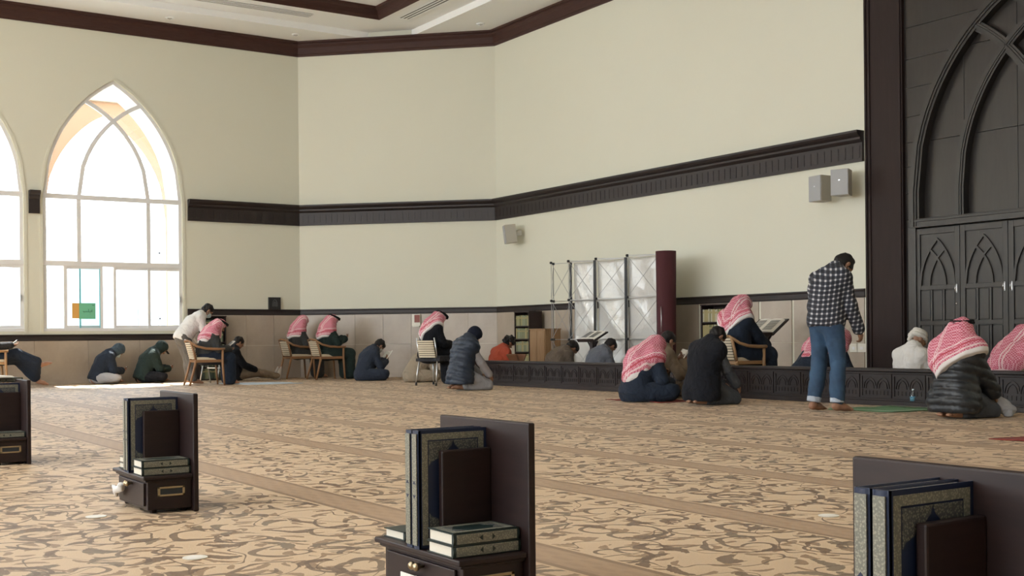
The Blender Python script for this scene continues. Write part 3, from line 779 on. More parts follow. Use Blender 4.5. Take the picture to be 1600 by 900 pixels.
    def surf(s):
        D = s.D; D = D.copy(); D[0] = D[-1] = 1; D[:, 0] = D[:, -1] = 1; D[:, :, 0] = D[:, :, -1] = 1
        I = D < 0; nx, ny, nz = D.shape; cnt = np.zeros((nx - 1, ny - 1, nz - 1), np.int8)
        for i in (0, 1):
            for j in (0, 1):
                for k in (0, 1): cnt += I[i:nx - 1 + i, j:ny - 1 + j, k:nz - 1 + k]
        act = (cnt > 0) & (cnt < 8); idx = np.full(act.shape, -1, np.int32); C = np.argwhere(act); idx[act] = np.arange(len(C))
        if len(C) == 0: return np.zeros((0, 3)), np.zeros((0, 4), int)
        acc = np.zeros((len(C), 3)); num = np.zeros(len(C)); cr = [(i, j, k) for i in (0, 1) for j in (0, 1) for k in (0, 1)]
        for a in cr:
            for ax in range(3):
                if a[ax]: continue
                b = list(a); b[ax] = 1; da = D[C[:, 0] + a[0], C[:, 1] + a[1], C[:, 2] + a[2]]; db = D[C[:, 0] + b[0], C[:, 1] + b[1], C[:, 2] + b[2]]
                m = (da < 0) != (db < 0); t = np.where(m, da / np.where(m, da - db, 1), 0)
                for q in range(3): acc[:, q] += np.where(m, a[q] + (t if q == ax else 0), 0)
                num += m
        Vt = s.lo + s.h * (C + acc / num[:, None]); quads = []
        for ax in range(3):
            sa = [slice(1, -1)] * 3; sa[ax] = slice(0, -1); sb = [slice(1, -1)] * 3; sb[ax] = slice(1, None)
            A = I[tuple(sa)]; B = I[tuple(sb)]; m = np.argwhere(A != B)
            if len(m) == 0: continue
            e = m + 1; e[:, ax] -= 1; flip = A[m[:, 0], m[:, 1], m[:, 2]]; u, v = (ax + 1) % 3, (ax + 2) % 3
            def g(du, dv):
                p = e.copy(); p[:, u] += du; p[:, v] += dv; return idx[p[:, 0], p[:, 1], p[:, 2]]
            q = np.stack([g(-1, -1), g(0, -1), g(0, 0), g(-1, 0)], 1); q[~flip] = q[~flip][:, ::-1]; quads.append(q)
        Q = np.concatenate(quads); return Vt, Q[(Q >= 0).all(1)]

def to_mesh(name, parts, mat, attrs=None):
    vs = np.concatenate([p[0] for p in parts]); off = 0; fs = []
    for v, f in parts: fs.append(f + off); off += len(v)
    f = np.concatenate(fs).astype(np.int32); me = bpy.data.meshes.new(name)
    me.vertices.add(len(vs)); me.vertices.foreach_set('co', vs.astype(np.float32).ravel())
    me.loops.add(f.size); me.loops.foreach_set('vertex_index', f.ravel())
    me.polygons.add(len(f)); me.polygons.foreach_set('loop_start', np.arange(0, f.size, 4, dtype=np.int32))
    try: me.polygons.foreach_set('loop_total', np.full(len(f), 4, np.int32))
    except Exception: pass
    me.update(calc_edges=True); me.validate(); me.shade_smooth(); me.materials.append(M[mat])
    if attrs:
        for k, fn in attrs.items():
            a = me.attributes.new(k, 'FLOAT', 'POINT'); a.data.foreach_set('value', np.asarray(fn(vs), np.float32))
    return me
def surf_obj(name, fields, mat, parent, attrs=None):
    ps = [f.surf() for f in fields]; ps = [p for p in ps if len(p[0])]
    if not ps: return None
    o = bpy.data.objects.new(name, to_mesh(name, ps, mat, attrs)); link(o, parent); return o

# ------------------------------------------------------------------ people
def nrm(v): return v / (np.linalg.norm(v) + 1e-9)
def ik(a, b, l1, l2, pole):
    d = b - a; L = np.linalg.norm(d)
    if L > .995 * (l1 + l2): b = a + d / L * .995 * (l1 + l2); L = .995 * (l1 + l2); d = b - a
    x = (l1 * l1 - l2 * l2 + L * L) / (2 * L); y = math.sqrt(max(0, l1 * l1 - x * x)); u = d / L
    p = pole - (pole @ u) * u; return a + u * x + nrm(p) * y, b
def pose(kind, lean=(.25, .35, .5), neck=.7, head=.8, yaw=0, hands=None, legs=None, sc_=1.0, roll=0, elbow=None, side=0):
    J = {}; k = sc_
    base = {'cross': V(0, 0, .115), 'kneel': V(0, 0, .245), 'chair': V(0, 0, .52), 'stand': V(0, 0, .93), 'long': V(0, 0, .115), 'squat': V(0, 0, .12)}[kind] * k
    J['pel'] = base; p = base.copy(); pts = [p]
    for a in lean: p = p + .165 * k * V(side, math.sin(a), math.cos(a)); pts.append(p)
    J['s1'], J['s2'], J['s3'] = pts[1:4]; a = lean[-1]
    up = nrm(pts[3] - pts[2]); J['up'] = up; fwd = V(0, math.cos(a), -math.sin(a)); J['fwd'] = fwd
    J['nk'] = J['s3'] + .095 * k * V(0, math.sin(neck), math.cos(neck))
    hu = V(math.sin(roll), math.sin(head), math.cos(head)); hu = nrm(hu); hf = V(-math.sin(yaw), math.cos(head) * math.cos(yaw), -math.sin(head)); hf = nrm(hf - (hf @ hu) * hu)
    hx = np.cross(hf, hu); J['R'] = np.array([hx, hf, hu]).T; J['hd'] = J['nk'] + .085 * k * hu + .022 * k * hf
    for s_, sg in (('L', -1), ('R', 1)):
        J['sh' + s_] = J['s3'] - .055 * k * up + V(.172 * k * sg, 0, 0) - .005 * fwd
        J['hip' + s_] = base + V(.095 * k * sg, .0, 0)
        hd = (hands or {}).get(s_)
        if hd is None: hd = {'cross': (.10 * sg, .42, .30), 'kneel': (.13 * sg, .30, .34), 'chair': (.12 * sg, .36, .62), 'stand': (.27 * sg, .05, .78), 'long': (.1 * sg, .3, .3), 'squat': (.1 * sg, .4, .3)}[kind]
        pole = V(.55 * sg, -.35, -.7) if elbow is None else V(elbow[0] * sg, elbow[1], elbow[2])
        J['el' + s_], J['wr' + s_] = ik(J['sh' + s_], V(*hd) * V(k, k, k), .285 * k, .255 * k, pole)
        lg = (legs or {}).get(s_)
        if lg is None:
            lg = {'cross': ((.33 * sg, .27, .13), (-.10 * sg, .36, .07), (-.20 * sg, .40, .05)),
                  'kneel': ((.12 * sg, .40, .075), (.085 * sg, -.01, .07), (.06 * sg, -.17, .05)),
                  'chair': ((.14 * sg, .43, .50), (.13 * sg, .44, .09), (.15 * sg, .58, .04)),
                  'stand': ((.10 * sg, .02, .49), (.10 * sg, 0, .08), (.12 * sg, .15, .03)),
                  'long': ((.10 * sg, .42, .16), (.08 * sg, .84, .08), (.09 * sg, .90, .24)),
                  'squat': ((.2 * sg, .35, .4), (.12 * sg, .3, .08), (.12 * sg, .42, .04))}[kind]
        J['kn' + s_], J['an' + s_], J['to' + s_] = [V(*q) * k for q in lg]
    return J

def torso(f, J, g, k):
    """trunk volume, g = inflation"""
    f.ell(J['pel'], (.165 * k + g, .125 * k + g, .12 * k + g), k=0)
    f.cap(J['pel'], J['s1'], .125 * k + g, .118 * k + g, .05)
    for sg in (-1, 1):
        o = V(.06 * k * sg, 0, 0); f.cap(J['pel'] + o, J['s2'] + o, .105 * k + g, .11 * k + g, .05)
        f.cap(J['s2'] + o * 1.15, J['s3'] + o * 1.3 - .04 * J['up'], .11 * k + g, .085 * k + g, .05)
    f.cap(J['shL'], J['shR'], .058 * k + g, .058 * k + g, .04)
    for s_ in 'LR': f.cap(J['s3'] + (J['nk'] - J['s3']) * .35, J['sh' + s_] + .01 * J['up'], .052 * k + g * .7, .045 * k + g * .7, .05)
    f.cap(J['s3'], J['s3'] + .06 * k * nrm(J['nk'] - J['s3']), .085 * k + g, .062 * k + g, .04)
def arms(f, J, g, k, upto=1.0, gw=None):
    gw = g if gw is None else gw
    for s_ in 'LR':
        f.cap(J['sh' + s_], J['el' + s_], .054 * k + g, .043 * k + g, .03)
        e = J['el' + s_]; w_ = e + (J['wr' + s_] - e) * upto; f.cap(e, w_, .043 * k + g, .030 * k + gw, .02)
def legs_(f, J, g, k, upto=1.0, ga=None):
    ga = g if ga is None else ga
    for s_ in 'LR':
        f.cap(J['hip' + s_], J['kn' + s_], .088 * k + g, .060 * k + g, .04); kn = J['kn' + s_]; an = kn + (J['an' + s_] - kn) * upto
        f.cap(kn, kn + (an - kn) * .35, .058 * k + g, .056 * k + g, .02); f.cap(kn + (an - kn) * .35, an, .056 * k + g, .036 * k + ga, .02)
def feet(f, J, g, k):
    for s_ in 'LR':
        a, t = J['an' + s_], J['to' + s_]; d = nrm(t - a); f.cap(a, a - d * .03 + V(0, 0, -.02), .036 * k + g, .034 * k + g, .02)
        f.cap(a + V(0, 0, -.02), a + (t - a) * .55, .036 * k + g, .034 * k + g, .02); f.cap(a + (t - a) * .5, t, .036 * k + g, .022 * k + g, .02)
        if g == 0:
            sd = nrm(np.cross(d, V(0, 0, 1)))
            for i, o_ in enumerate((-.028, -.013, 0, .012, .024)): f.cap(t + sd * o_, t + sd * o_ * 1.15 + d * (.030 - .004 * abs(i)), .0115, .009, .008)
def head(f, J, k):
    R = J['R']; c = J['hd']; P = lambda x, y, z: c + R @ (V(x, y, z) * k)
    f.ell(P(0, -.015, .028), V(.076, .094, .088) * k, R, 0); f.ell(P(0, .03, -.045), V(.056, .062, .070) * k, R, .03)
    f.ell(P(0, .062, -.088), V(.026, .022, .02) * k, R, .025)
    f.cap(P(0, .085, .008), P(0, .108, -.022), .008, .0135, .012); f.ell(P(0, .098, -.028), V(.018, .012, .009), R, .008)
    for sg in (-1, 1):
        f.ell(P(.079 * sg, -.005, -.005), V(.010, .022, .034), R, .008); f.ell(P(.033 * sg, .098, .018), V(.018, .014, .012), R, cut=True)
        f.cap(P(.016 * sg, .088, .036), P(.052 * sg, .074, .036), .008, .007, .01)
        f.ell(P(.032 * sg, .078, .016), V(.013, .013, .011), R, .003)
    f.cap(P(-.02, .083, -.056), P(.02, .083, -.056), .007, .007, .006); f.cap(P(-.016, .081, -.068), P(.016, .081, -.068), .008, .008, .006)
    f.cap(J['nk'] + .05 * k * R[:, 2], J['s3'], .056 * k, .068 * k, .03)
def hand(f, wr, d, n, sg, curl=.45, k=1.0):
    """wr wrist, d pointing direction, n palm normal; sg = side of the thumb"""
    d = nrm(d); n = nrm(n - (n @ d) * d); s_ = np.cross(d, n) * sg; R = np.array([s_, d, n]).T
    f.cap(wr - d * .05, wr + d * .01, .030 * k, .027 * k, 0); f.box(wr + d * .055 * k, V(.040, .048, .0145) * k, R, .012, .012)
    for i, (o_, L) in enumerate(((.031, .070), (.011, .079), (-.010, .074), (-.030, .058))):
        p = wr + (d * (.098 - .004 * abs(i - 1)) + s_ * o_) * k; a = .15 + curl * .4
        for j, q in enumerate((.45, .32, .26)):
            e = p + (d * math.cos(a) + n * math.sin(a) + s_ * o_ * 1.1) * L * q * k; f.cap(p, e, (.0098 - .0012 * j) * k, (.0090 - .0012 * j) * k, .003); p = e; a += curl
    p = wr + (d * .025 + s_ * .032) * k; m = p + (d * .032 + s_ * .026 + n * .012) * k; e = m + (d * .032 + s_ * .004 + n * .012) * k
    f.cap(p, m, .0135 * k, .0115 * k, .008); f.cap(m, e, .0112 * k, .009 * k, .003)

def bounds(J, keys=None, pad=.28):
    pts = np.array([v for q, v in J.items() if isinstance(v, np.ndarray) and v.shape == (3,) and q not in ('up', 'fwd')]); lo = pts.min(0) - pad; hi = pts.max(0) + pad
    lo[2] = max(lo[2], -.02); return lo, hi

def person(label, loc, rz, J, parts, k=1.0, h=.0125, skin='skin', hand_n=None, curl=.5, handdir=None, face=True, group=None, hide_feet=False):
    root = thing('person', label, 'person', loc, rz, group); lo, hi = bounds(J)
    f = F(lo, hi, h); torso(f, J, 0, k); arms(f, J, 0, k); legs_(f, J, 0, k)
    if not hide_feet: feet(f, J, 0, k)
    f.cap(J['nk'] + .04 * k * J['R'][:, 2], J['s3'], .054 * k, .066 * k, .03); f.floor(.006)
    fl_ = [f]; c = J['hd']; hf_ = F(c - .17, c + .17, .0075 if face else .010); head(hf_, J, k); fl_.append(hf_)
    for s_, sg in (('L', -1), ('R', 1)):
        w_ = J['wr' + s_]; d = nrm(w_ - J['el' + s_])
        if handdir is not None: d = nrm(d * .3 + V(handdir[0] * (-sg if len(handdir) > 3 else 1), *handdir[1:3]))
        n_ = V(*hand_n) if hand_n is not None else V(-sg * .75, 0, -.65)
        if hand_n is not None: n_ = V(n_[0] * -sg, n_[1], n_[2])
        q = F(w_ - .21, w_ + .21, .0062 if face else .0085); thumb = 1 if np.cross(d, n_)[1] * 0 + (np.cross(nrm(d), nrm(n_ - (n_ @ d) * d)) @ V(-sg, .25, .35)) > 0 else -1
        hand(q, w_, d, n_, thumb, curl, k); q.floor(.004); fl_.append(q)
    surf_obj('body', fl_, skin, root)
    if face:
        R = J['R']
        for sg in (-1, 1):
            e = MB().lathe([(.001, -.011), (.008, -.0075), (.011, 0), (.008, .0075), (.001, .011)], 8).build('eye', 'eye_dark', root, True)
            e.location = tuple(J['hd'] + R @ (V(.032 * sg, .0825, .017) * k))
    for p_ in parts: p_(root, J, k, h)
    return root

# --- garments: each returns a builder(root, J, k, h)
def top(name, mat, g=.026, sleeve=.97, long_=0.0, puff=0, vest=False, fold=.006, seed=1, attrs=None, collar=True, cuff=0.012, base=None):
    def b(root, J, k, h):
        lo, hi = bounds(J); f = F(lo, hi, h + .0015); torso(f, J, g, k)
        if not vest: arms(f, J, g * .8, k, sleeve, g * .8 + cuff)
        else:
            for s_ in 'LR': f.cap(J['sh' + s_], J['sh' + s_] + (J['el' + s_] - J['sh' + s_]) * .12, .06 * k + g, .058 * k + g, .03)
        if long_:
            for sg in (-1, 1):
                o_ = V(.07 * sg, 0, 0) * k; f.cap(J['pel'] + o_, J['pel'] + o_ * 1.4 + V(0, -.02, -long_), .12 * k + g, .125 * k + g, .05)
        if puff:
            X, Y, Z = f.grids(); u = J['up']; t = X * u[0] + Y * u[1] + Z * u[2]
            f.D = (f.D - puff * (np.sqrt(np.abs(np.sin(t * math.pi / .080))) - .65)).astype(np.float32)
        if fold: f.rough(fold, 26, seed, (1, 1, .5))
        if collar: f.cap(J['s3'] + .03 * (J['nk'] - J['s3']), J['nk'] - .005 * nrm(J['nk'] - J['s3']), .070 * k + g * .3, .066 * k + g * .25, .012)
        # open the neck
        d = nrm(J['nk'] - J['s3']); f.cap(J['nk'] + d * .0, J['nk'] + d * .12, .062 * k, .09 * k, 0, cut=True)
        if not long_ and base is None: f.plane(J['pel'] + J['up'] * -.085, -nrm(V(0, J['up'][1] * .6, J['up'][2])))
        if base is not None: f.plane(V(0, 0, base), V(0, 0, -1))
        f.floor(.008); at = None
        if attrs == 'plaid': at = {'pu': lambda v: v[:, 0] * .62 + v[:, 1] * .78 + 5 - .12 * v[:, 2], 'pv': lambda v: v[:, 2] - .30 * v[:, 1] + .1 * v[:, 0]}
        surf_obj(name, [f], mat, root, at)
    return b
def bottom(name, mat, g=.022, upto=.93, ga=.03, fold=.006, seed=2):
    def b(root, J, k, h):
        lo, hi = bounds(J); f = F(lo, hi, h + .0015); f.ell(J['pel'], (.17 * k + g * .3, .128 * k + g * .3, .12 * k + g * .3), k=0); f.cap(J['pel'], J['s1'], .11 * k, .10 * k, .04); legs_(f, J, g, k, upto, ga)
        if fold: f.rough(fold, 24, seed, (1, 1, .7))
        f.plane(J['pel'] + nrm(J['s1'] - J['pel']) * .13, nrm(J['s1'] - J['pel'])); f.floor(.006); surf_obj(name, [f], mat, root)
    return b
def robe(name, mat, kind, g=.03, fold=.008, seed=3, drop=.97):
    """skirt of a long garment over both legs"""
    def b(root, J, k, h):
        lo, hi = bounds(J); f = F(lo, hi, h + .002); f.ell(J['pel'], (.175 * k + g, .135 * k + g, .125 * k + g), k=0); legs_(f, J, g + .012, k, drop, g + .03)
        if kind == 'cross':
            f.ell(V(0, .24, .10) * k, V(.30, .22, .095) * k, None, .06); f.cap(J['knL'], J['knR'], .07 * k, .07 * k, .06)
        elif kind == 'chair':
            for t in (.25, .5, .75):
                m = J['knL'] * (1 - t) + J['knR'] * t; n_ = J['anL'] * (1 - t) + J['anR'] * t; f.cap(J['pel'], m, .10 * k, .075 * k, .06); f.cap(m, m + (n_ - m) * drop, .08 * k, .085 * k, .05)
        elif kind == 'kneel':
            f.ell(V(0, .18, .12) * k, V(.19, .27, .12) * k, None, .06)
        elif kind == 'long': f.cap((J['knL'] + J['knR']) / 2, J['pel'], .10, .13, .06)
        if fold: f.rough(fold, 22, seed, (1, 1, .5))
        f.plane(J['pel'] + nrm(J['s1'] - J['pel']) * .16, nrm(J['s1'] - J['pel'])); f.floor(.006); surf_obj(name, [f], mat, root)
    return b
def hair(mat='hair_black', curly=0, g=.010, low=-.035):
    def b(root, J, k, h):
        R = J['R']; c = J['hd']; P = lambda x, y, z: c + R @ (V(x, y, z) * k); f = F(c - .2, c + .2, .0075)
        f.ell(P(0, -.018, .034), (V(.078, .096, .090) + g) * k, R, 0); f.cap(P(0, -.05, -.02), P(0, -.045, -.055), .066 * k, .05 * k, .03)
        f.ell(P(0, .075, -.055), V(.10, .10, .105) * k, R, cut=True); f.ell(P(.085, .02, -.07), V(.04, .05, .07) * k, R, cut=True); f.ell(P(-.085, .02, -.07), V(.04, .05, .07) * k, R, cut=True)
        for sg in (-1, 1): f.ell(P(.087 * sg, -.003, -.01), V(.02, .026, .036) * k, R, cut=True)
        f.plane(P(0, 0, -.075), -R[:, 2])
        f.rough(.006 if not curly else curly, 70 if not curly else 95, 5); surf_obj('hair', [f], mat, root)
    return b
def mask(mat='mask_cloth'):
    def b(root, J, k, h):
        R = J['R']; c = J['hd']; P = lambda x, y, z: c + R @ (V(x, y, z) * k); f = F(c - .17, c + .17, .0065)
        f.ell(P(0, .038, -.05), V(.066, .072, .066) * k, R, 0); f.cap(P(0, .085, -.02), P(0, .10, -.05), .016, .018, .02); f.plane(P(0, .04, 0), -R[:, 1] * 1.0); f.plane(P(0, 0, -.004), R[:, 2])
        surf_obj('face_mask', [f], mat, root)
        mb = MB()
        for sg in (-1, 1): mb.tube([P(.060 * sg, .045, -.02), P(.078 * sg, .0, .008), P(.086 * sg, -.02, .0)], .0022, 5); mb.tube([P(.056 * sg, .045, -.075), P(.075 * sg, .0, -.04), P(.086 * sg, -.02, -.01)], .0022, 5)
        mb.build('mask_loop', mat, root)
    return b
def agal():
    def b(root, J, k, h):
        R = J['R']; c = J['hd']; mb = MB()
        for dz, rr in ((.074, 1.10), (.094, 1.04)):
            pts = []
            for i in range(33):
                t = 2 * math.pi * i / 32; p = V(.094 * math.cos(t) * rr, -.012 + .112 * math.sin(t) * rr, dz - .10 * (.112 * math.sin(t)) * 0 + .022 * math.cos(t + math.pi / 2) * -1); pts.append(c + R @ (p * k))
            mb.tube(pts, .0115, 8)
        mb.build('agal_cord', 'agal_cloth', root, True)
    return b
def ghutra(mat='ghutra_cloth', vz=.30, slope=.75, spread=.085, back=.10, point=(0, 0), fold=.007, seed=4, flare=0, front=True, axis=None):
    """head cloth: over the head, falling on shoulders and back, cut to a hem"""
    def b(root, J, k, h):
        R = J['R']; c = J['hd']; P = lambda x, y, z: c + R @ (V(x, y, z) * k); up = J['up']; fw_ = J['fwd']; lo, hi = bounds(J, pad=.33); lo[2] = J['pel'][2] * .3; f = F(lo, hi, h)
        f.ell(P(0, -.014, .032), V(.092, .113, .100) * k, R, 0); f.cap(P(0, -.035, 0), P(0, -.045, -.08), .094 * k, .10 * k, .04)
        bk = J['s3'] - fw_ * back * .5
        for sg in (-1, 1):
            f.cap(P(.05 * sg, -.04, .0), J['sh' + ('L' if sg < 0 else 'R')] + V(.0, 0, .0) + up * .02 - fw_ * .01, .06 * k, .072 * k + spread * .4, .07)
            f.cap(J['sh' + ('L' if sg < 0 else 'R')] * .8 + J['s3'] * .2 + up * .01, J['s2'] + V(.11 * sg, 0, 0) - fw_ * .06, .085 * k + spread * .3, .09 * k + spread * .3, .06)
            if front: f.cap(P(.062 * sg, .02, -.04), J['s3'] + fw_ * .10 + V(.075 * sg, 0, -.03), .042 * k, .05 * k, .04)
        f.cap(P(0, -.06, -.03), bk, .09 * k, .12 * k, .07); f.cap(bk, J['s2'] - fw_ * .07, .12 * k, .12 * k + flare, .05); f.cap(J['s2'] - fw_ * .07, J['s1'] - fw_ * .06, .12 * k + flare, .11 * k + flare, .05)
        f.rough(fold, 30, seed, (1, 1, .35))
        f.ell(P(0, .13, -.035), V(.072, .10, .095) * k, R, cut=True)
        # hem: an upside-down V, lowest in the middle of the back
        s2 = J['s2']; px = point[0]
        X, Y, Z = f.grids(); ax_ = V(1, 0, 0) if axis is None else nrm(V(*axis))
        def hem(x, y, z):
            lat = x * ax_[0] + y * ax_[1]; t = (x - s2[0]) * up[0] + (y - s2[1]) * up[1] + (z - s2[2]) * up[2]; fr = (x - s2[0]) * fw_[0] + (y - s2[1]) * fw_[1] + (z - s2[2]) * fw_[2]
            return ((t + vz) - slope * np.abs(lat - px) - point[1] * np.maximum(0, fr + .02)) / math.sqrt(1 + slope * slope)
        f.D = np.maximum(f.D, -hem(X, Y, Z)).astype(np.float32); f.floor(.01)
        surf_obj('ghutra', [f], mat, root, {'hem': lambda v: hem(v[:, 0], v[:, 1], v[:, 2]), 'cross': lambda v: np.abs((v[:, 0] * ax_[0] + v[:, 1] * ax_[1]) - px)})
    return b
def hood(mat, g=.022, cap_=False):
    def b(root, J, k, h):
        R = J['R']; c = J['hd']; P = lambda x, y, z: c + R @ (V(x, y, z) * k); f = F(c - .3, c + .3, .010)
        f.ell(P(0, -.02, .028), (V(.078, .098, .090) + g) * k, R, 0); f.cap(P(0, -.02, -.03), J['nk'], .080 * k + g * .6, .085 * k, .04); f.cap(J['nk'], J['s3'], .09 * k, .10 * k, .04)
        f.rough(.005, 30, 3); f.ell(P(0, .12, -.02), V(.066, .085, .095) * k, R, cut=True); f.plane(J['s3'] - .02 * J['up'], -J['up'])
        surf_obj('hood', [f], mat, root)
        if cap_:
            f = F(c - .2, c + .2, .007); f.ell(P(0, -.012, .055), V(.084, .103, .070) * k, R, 0); f.box(P(0, .125, .045), V(.055, .045, .006), R, .005, .01); f.plane(P(0, 0, .035), -R[:, 2]); surf_obj('cap', [f], 'black_cloth', root)
    return b
def turban(mat='turban_cloth'):
    def b(root, J, k, h):
        R = J['R']; c = J['hd']; P = lambda x, y, z: c + R @ (V(x, y, z) * k); f = F(c - .2, c + .2, .008)
        f.ell(P(0, -.014, .045), V(.090, .108, .082) * k, R, 0)
        for i in range(4):
            dz = .015 + .028 * i; rr = 1.0 - .10 * i; tl = (.25, -.3, .15, -.1)[i]
            n = 20
            for j in range(n):
                a0, a1 = 2 * math.pi * j / n, 2 * math.pi * (j + 1) / n; q = lambda a: P(.092 * rr * math.cos(a), -.014 + .108 * rr * math.sin(a), dz + tl * .05 * math.cos(a))
                f.cap(q(a0), q(a1), .022, .022, .004)
        f.cap(P(0, -.10, .0), P(.01, -.125, -.07), .03, .022, .02); f.ell(P(0, -.03, .125), V(.03, .035, .018) * k, R, .01)
        surf_obj('turban', [f], mat, root)
    return b
def socks(mat='sock_cloth'):
    def b(root, J, k, h):
        lo, hi = bounds(J); f = F(lo, hi, h); feet(f, J, .008, k)
        for s_ in 'LR': f.cap(J['an' + s_] + (J['kn' + s_] - J['an' + s_]) * .3, J['an' + s_], .046, .040, .02)
        f.floor(.004); surf_obj('sock', [f], mat, root)
    return b
def cuffs(mat='denim_cuff'):
    def b(root, J, k, h):
        for s_ in 'LR':
            a = J['an' + s_] + (J['kn' + s_] - J['an' + s_]) * .13; d = nrm(J['kn' + s_] - J['an' + s_]); f = F(a - .12, a + .12, .009); f.cap(a - d * .028, a + d * .028, .071, .073, 0); f.plane(a - d * .028, -d); f.plane(a + d * .03, d)
            f.cap(a - d * .2, a - d * .02, .05, .05, cut=True); surf_obj('trouser_cuff', [f], mat, root)
    return b
# ------------------------------------------------------------------ placing helper: a column of the view and a depth or a wall distance give a floor point
FWD = (-math.cos(A_CAM), math.sin(A_CAM)); RGT = (math.sin(A_CAM), math.cos(A_CAM))
def at(px, t=None, Y=None, X=None):
    u = (px - 800) / 1860; dx = FWD[0] + u * RGT[0]; dy = FWD[1] + u * RGT[1]
    if Y is not None: t = Y / dy
    if X is not None: t = X / dx
    return (dx * t, dy * t, 0.0)

# ------------------------------------------------------------------ armchairs
def make_chair(label, loc, rz, group=None, metal=False, woodm='oak'):
    t = thing('armchair' if not metal else 'metal_chair', label, 'chair', loc, rz, group)
    wm = 'steel' if metal else woodm
    for s_ in (-1, 1):
        if metal:
            MB().tube([(s_ * .18, -.20, .46), (s_ * .20, -.24, .22), (s_ * .21, -.27, .03)], .013, 8).build('leg', wm, t, True); MB().tube([(s_ * .18, .18, .46), (s_ * .20, .22, .03)], .013, 8).build('leg', wm, t, True)
            for y in (-.27, .22): MB().lathe([(.019, 0), (.019, .04), (.014, .05)], 10, (s_ * .205, y, 0)).build('foot_cap', 'black_plastic', t)
            MB().tube([(s_ * .18, -.20, .44), (s_ * .185, -.23, .60), (s_ * .18, -.28, .80)], .012, 8).build('back_post', wm, t, True)
        else:
            MB().tube([(s_ * .225, -.20, .45), (s_ * .235, -.26, .22), (s_ * .25, -.32, 0)], [.024, .021, .017], 8).build('leg', wm, t, True)
            MB().tube([(s_ * .27, .25, .635), (s_ * .265, .25, .42), (s_ * .262, .265, .2), (s_ * .26, .28, 0)], [.021, .023, .021, .017], 8).build('leg', wm, t, True)
            MB().tube([(s_ * .19, -.315, .785), (s_ * .225, -.285, .755), (s_ * .262, -.19, .69), (s_ * .285, -.04, .650), (s_ * .287, .12, .640), (s_ * .275, .29, .640)], [.017, .020, .021, .022, .024, .022], 8).build('arm', wm, t, True)
            MB().tube([(s_ * .222, -.205, .43), (s_ * .222, -.235, .58), (s_ * .215, -.295, .765)], .019, 8).build('back_post', wm, t, True)
    fr = MB(); zf = .405
    fr.box((-.24, .20, zf), (.24, .235, zf + .05)).box((-.22, -.22, zf), (.22, -.185, zf + .05)).box((-.25, -.22, zf), (-.215, .235, zf + .05)).box((.215, -.22, zf), (.25, .235, zf + .05))
    fr.build('seat_frame', 'charcoal_cloth' if metal else wm, t, bevel=.006)
    MB().box((-.235, -.19, .44), (.235, .24, .50)).build('seat', 'cushion_cream' if not metal else 'charcoal_cloth', t, bevel=.018)
    if not metal: MB().tube([(-.20, -.30, .775), (0, -.345, .80), (.20, -.30, .775)], .020, 8).build('crest', wm, t, True)
    w_ = .195 if not metal else .165
    pb = MB(); n = 8
    for i in range(n):
        a0, a1 = -1 + 2 * i / n, -1 + 2 * (i + 1) / n
        for z0, z1, ya, yb in ((.47, .76, -.215, -.29),):
            q = lambda a, y: (a * w_, y - .035 * (1 - a * a), 0)
            p0, p1 = q(a0, ya), q(a1, ya); p2, p3 = q(a1, yb), q(a0, yb)
            pb.raw([(p0[0], p0[1], z0), (p1[0], p1[1], z0), (p2[0], p2[1], z1), (p3[0], p3[1], z1), (p0[0], p0[1] + .03, z0), (p1[0], p1[1] + .03, z0), (p2[0], p2[1] + .03, z1), (p3[0], p3[1] + .03, z1)],
                   [(0, 1, 2, 3), (7, 6, 5, 4), (0, 3, 7, 4), (1, 5, 6, 2), (3, 2, 6, 7), (0, 4, 5, 1)])
    pb.build('back_pad', 'cushion_gap', t)
    sl = MB(); m = 8
    for i in range(n):
        a0, a1 = -1 + 2 * i / n, -1 + 2 * (i + 1) / n; f0 = -.035 * (1 - a0 * a0); f1 = -.035 * (1 - a1 * a1)
        sl.raw([(a0 * w_, f0 - .012, -.0135), (a1 * w_, f1 - .012, -.0135), (a1 * w_, f1 - .012, .0135), (a0 * w_, f0 - .012, .0135), (a0 * w_, f0 + .042, -.0135), (a1 * w_, f1 + .042, -.0135), (a1 * w_, f1 + .042, .0135), (a0 * w_, f0 + .042, .0135)],
               [(0, 1, 2, 3), (7, 6, 5, 4), (3, 2, 6, 7), (0, 4, 5, 1)] + ([(0, 3, 7, 4)] if i == 0 else []) + ([(1, 5, 6, 2)] if i == n - 1 else []))
    sm = sl.mesh('back_slat', 'cushion_cream')
    for j in range(m):
        z = .485 + j * .0365; inst(sm, 'back_slat', t, (0, -.215 - .075 * (z - .47) / .29, z))
    return t

c1p = at(-19, t=20.7); c5p = at(320, t=21.1); c7p = at(464, t=24.2); c8p = at(510, t=23.6); c11p = at(670, t=20.2); c18p = at(1150, t=16.0)
make_chair('light wooden armchair at the far left, partly cut by the frame, with robed reader', c1p, -.05, 'armchairs of the readers', woodm='pale_oak')
make_chair('wooden armchair with the leaning man in white shirt behind it', c5p, -.12, 'armchairs of the readers')
make_chair('wooden armchair nearest the left corner of the hall', c7p, -.05, 'armchairs of the readers')
make_chair('wooden armchair second from the left corner, in front of the marble wall', c8p, -.05, 'armchairs of the readers')
make_chair('metal-legged chair with striped padded back under the black-cloaked man', at(680, t=20.1), .42, metal=True)
make_chair('large light wooden armchair behind the low barrier with cream slatted back', c18p, .0, 'armchairs of the readers', woodm='pale_oak')

# ------------------------------------------------------------------ people
def FC(*p): return p
HN = (.3, -.2, .95)                                            # palms up to hold something
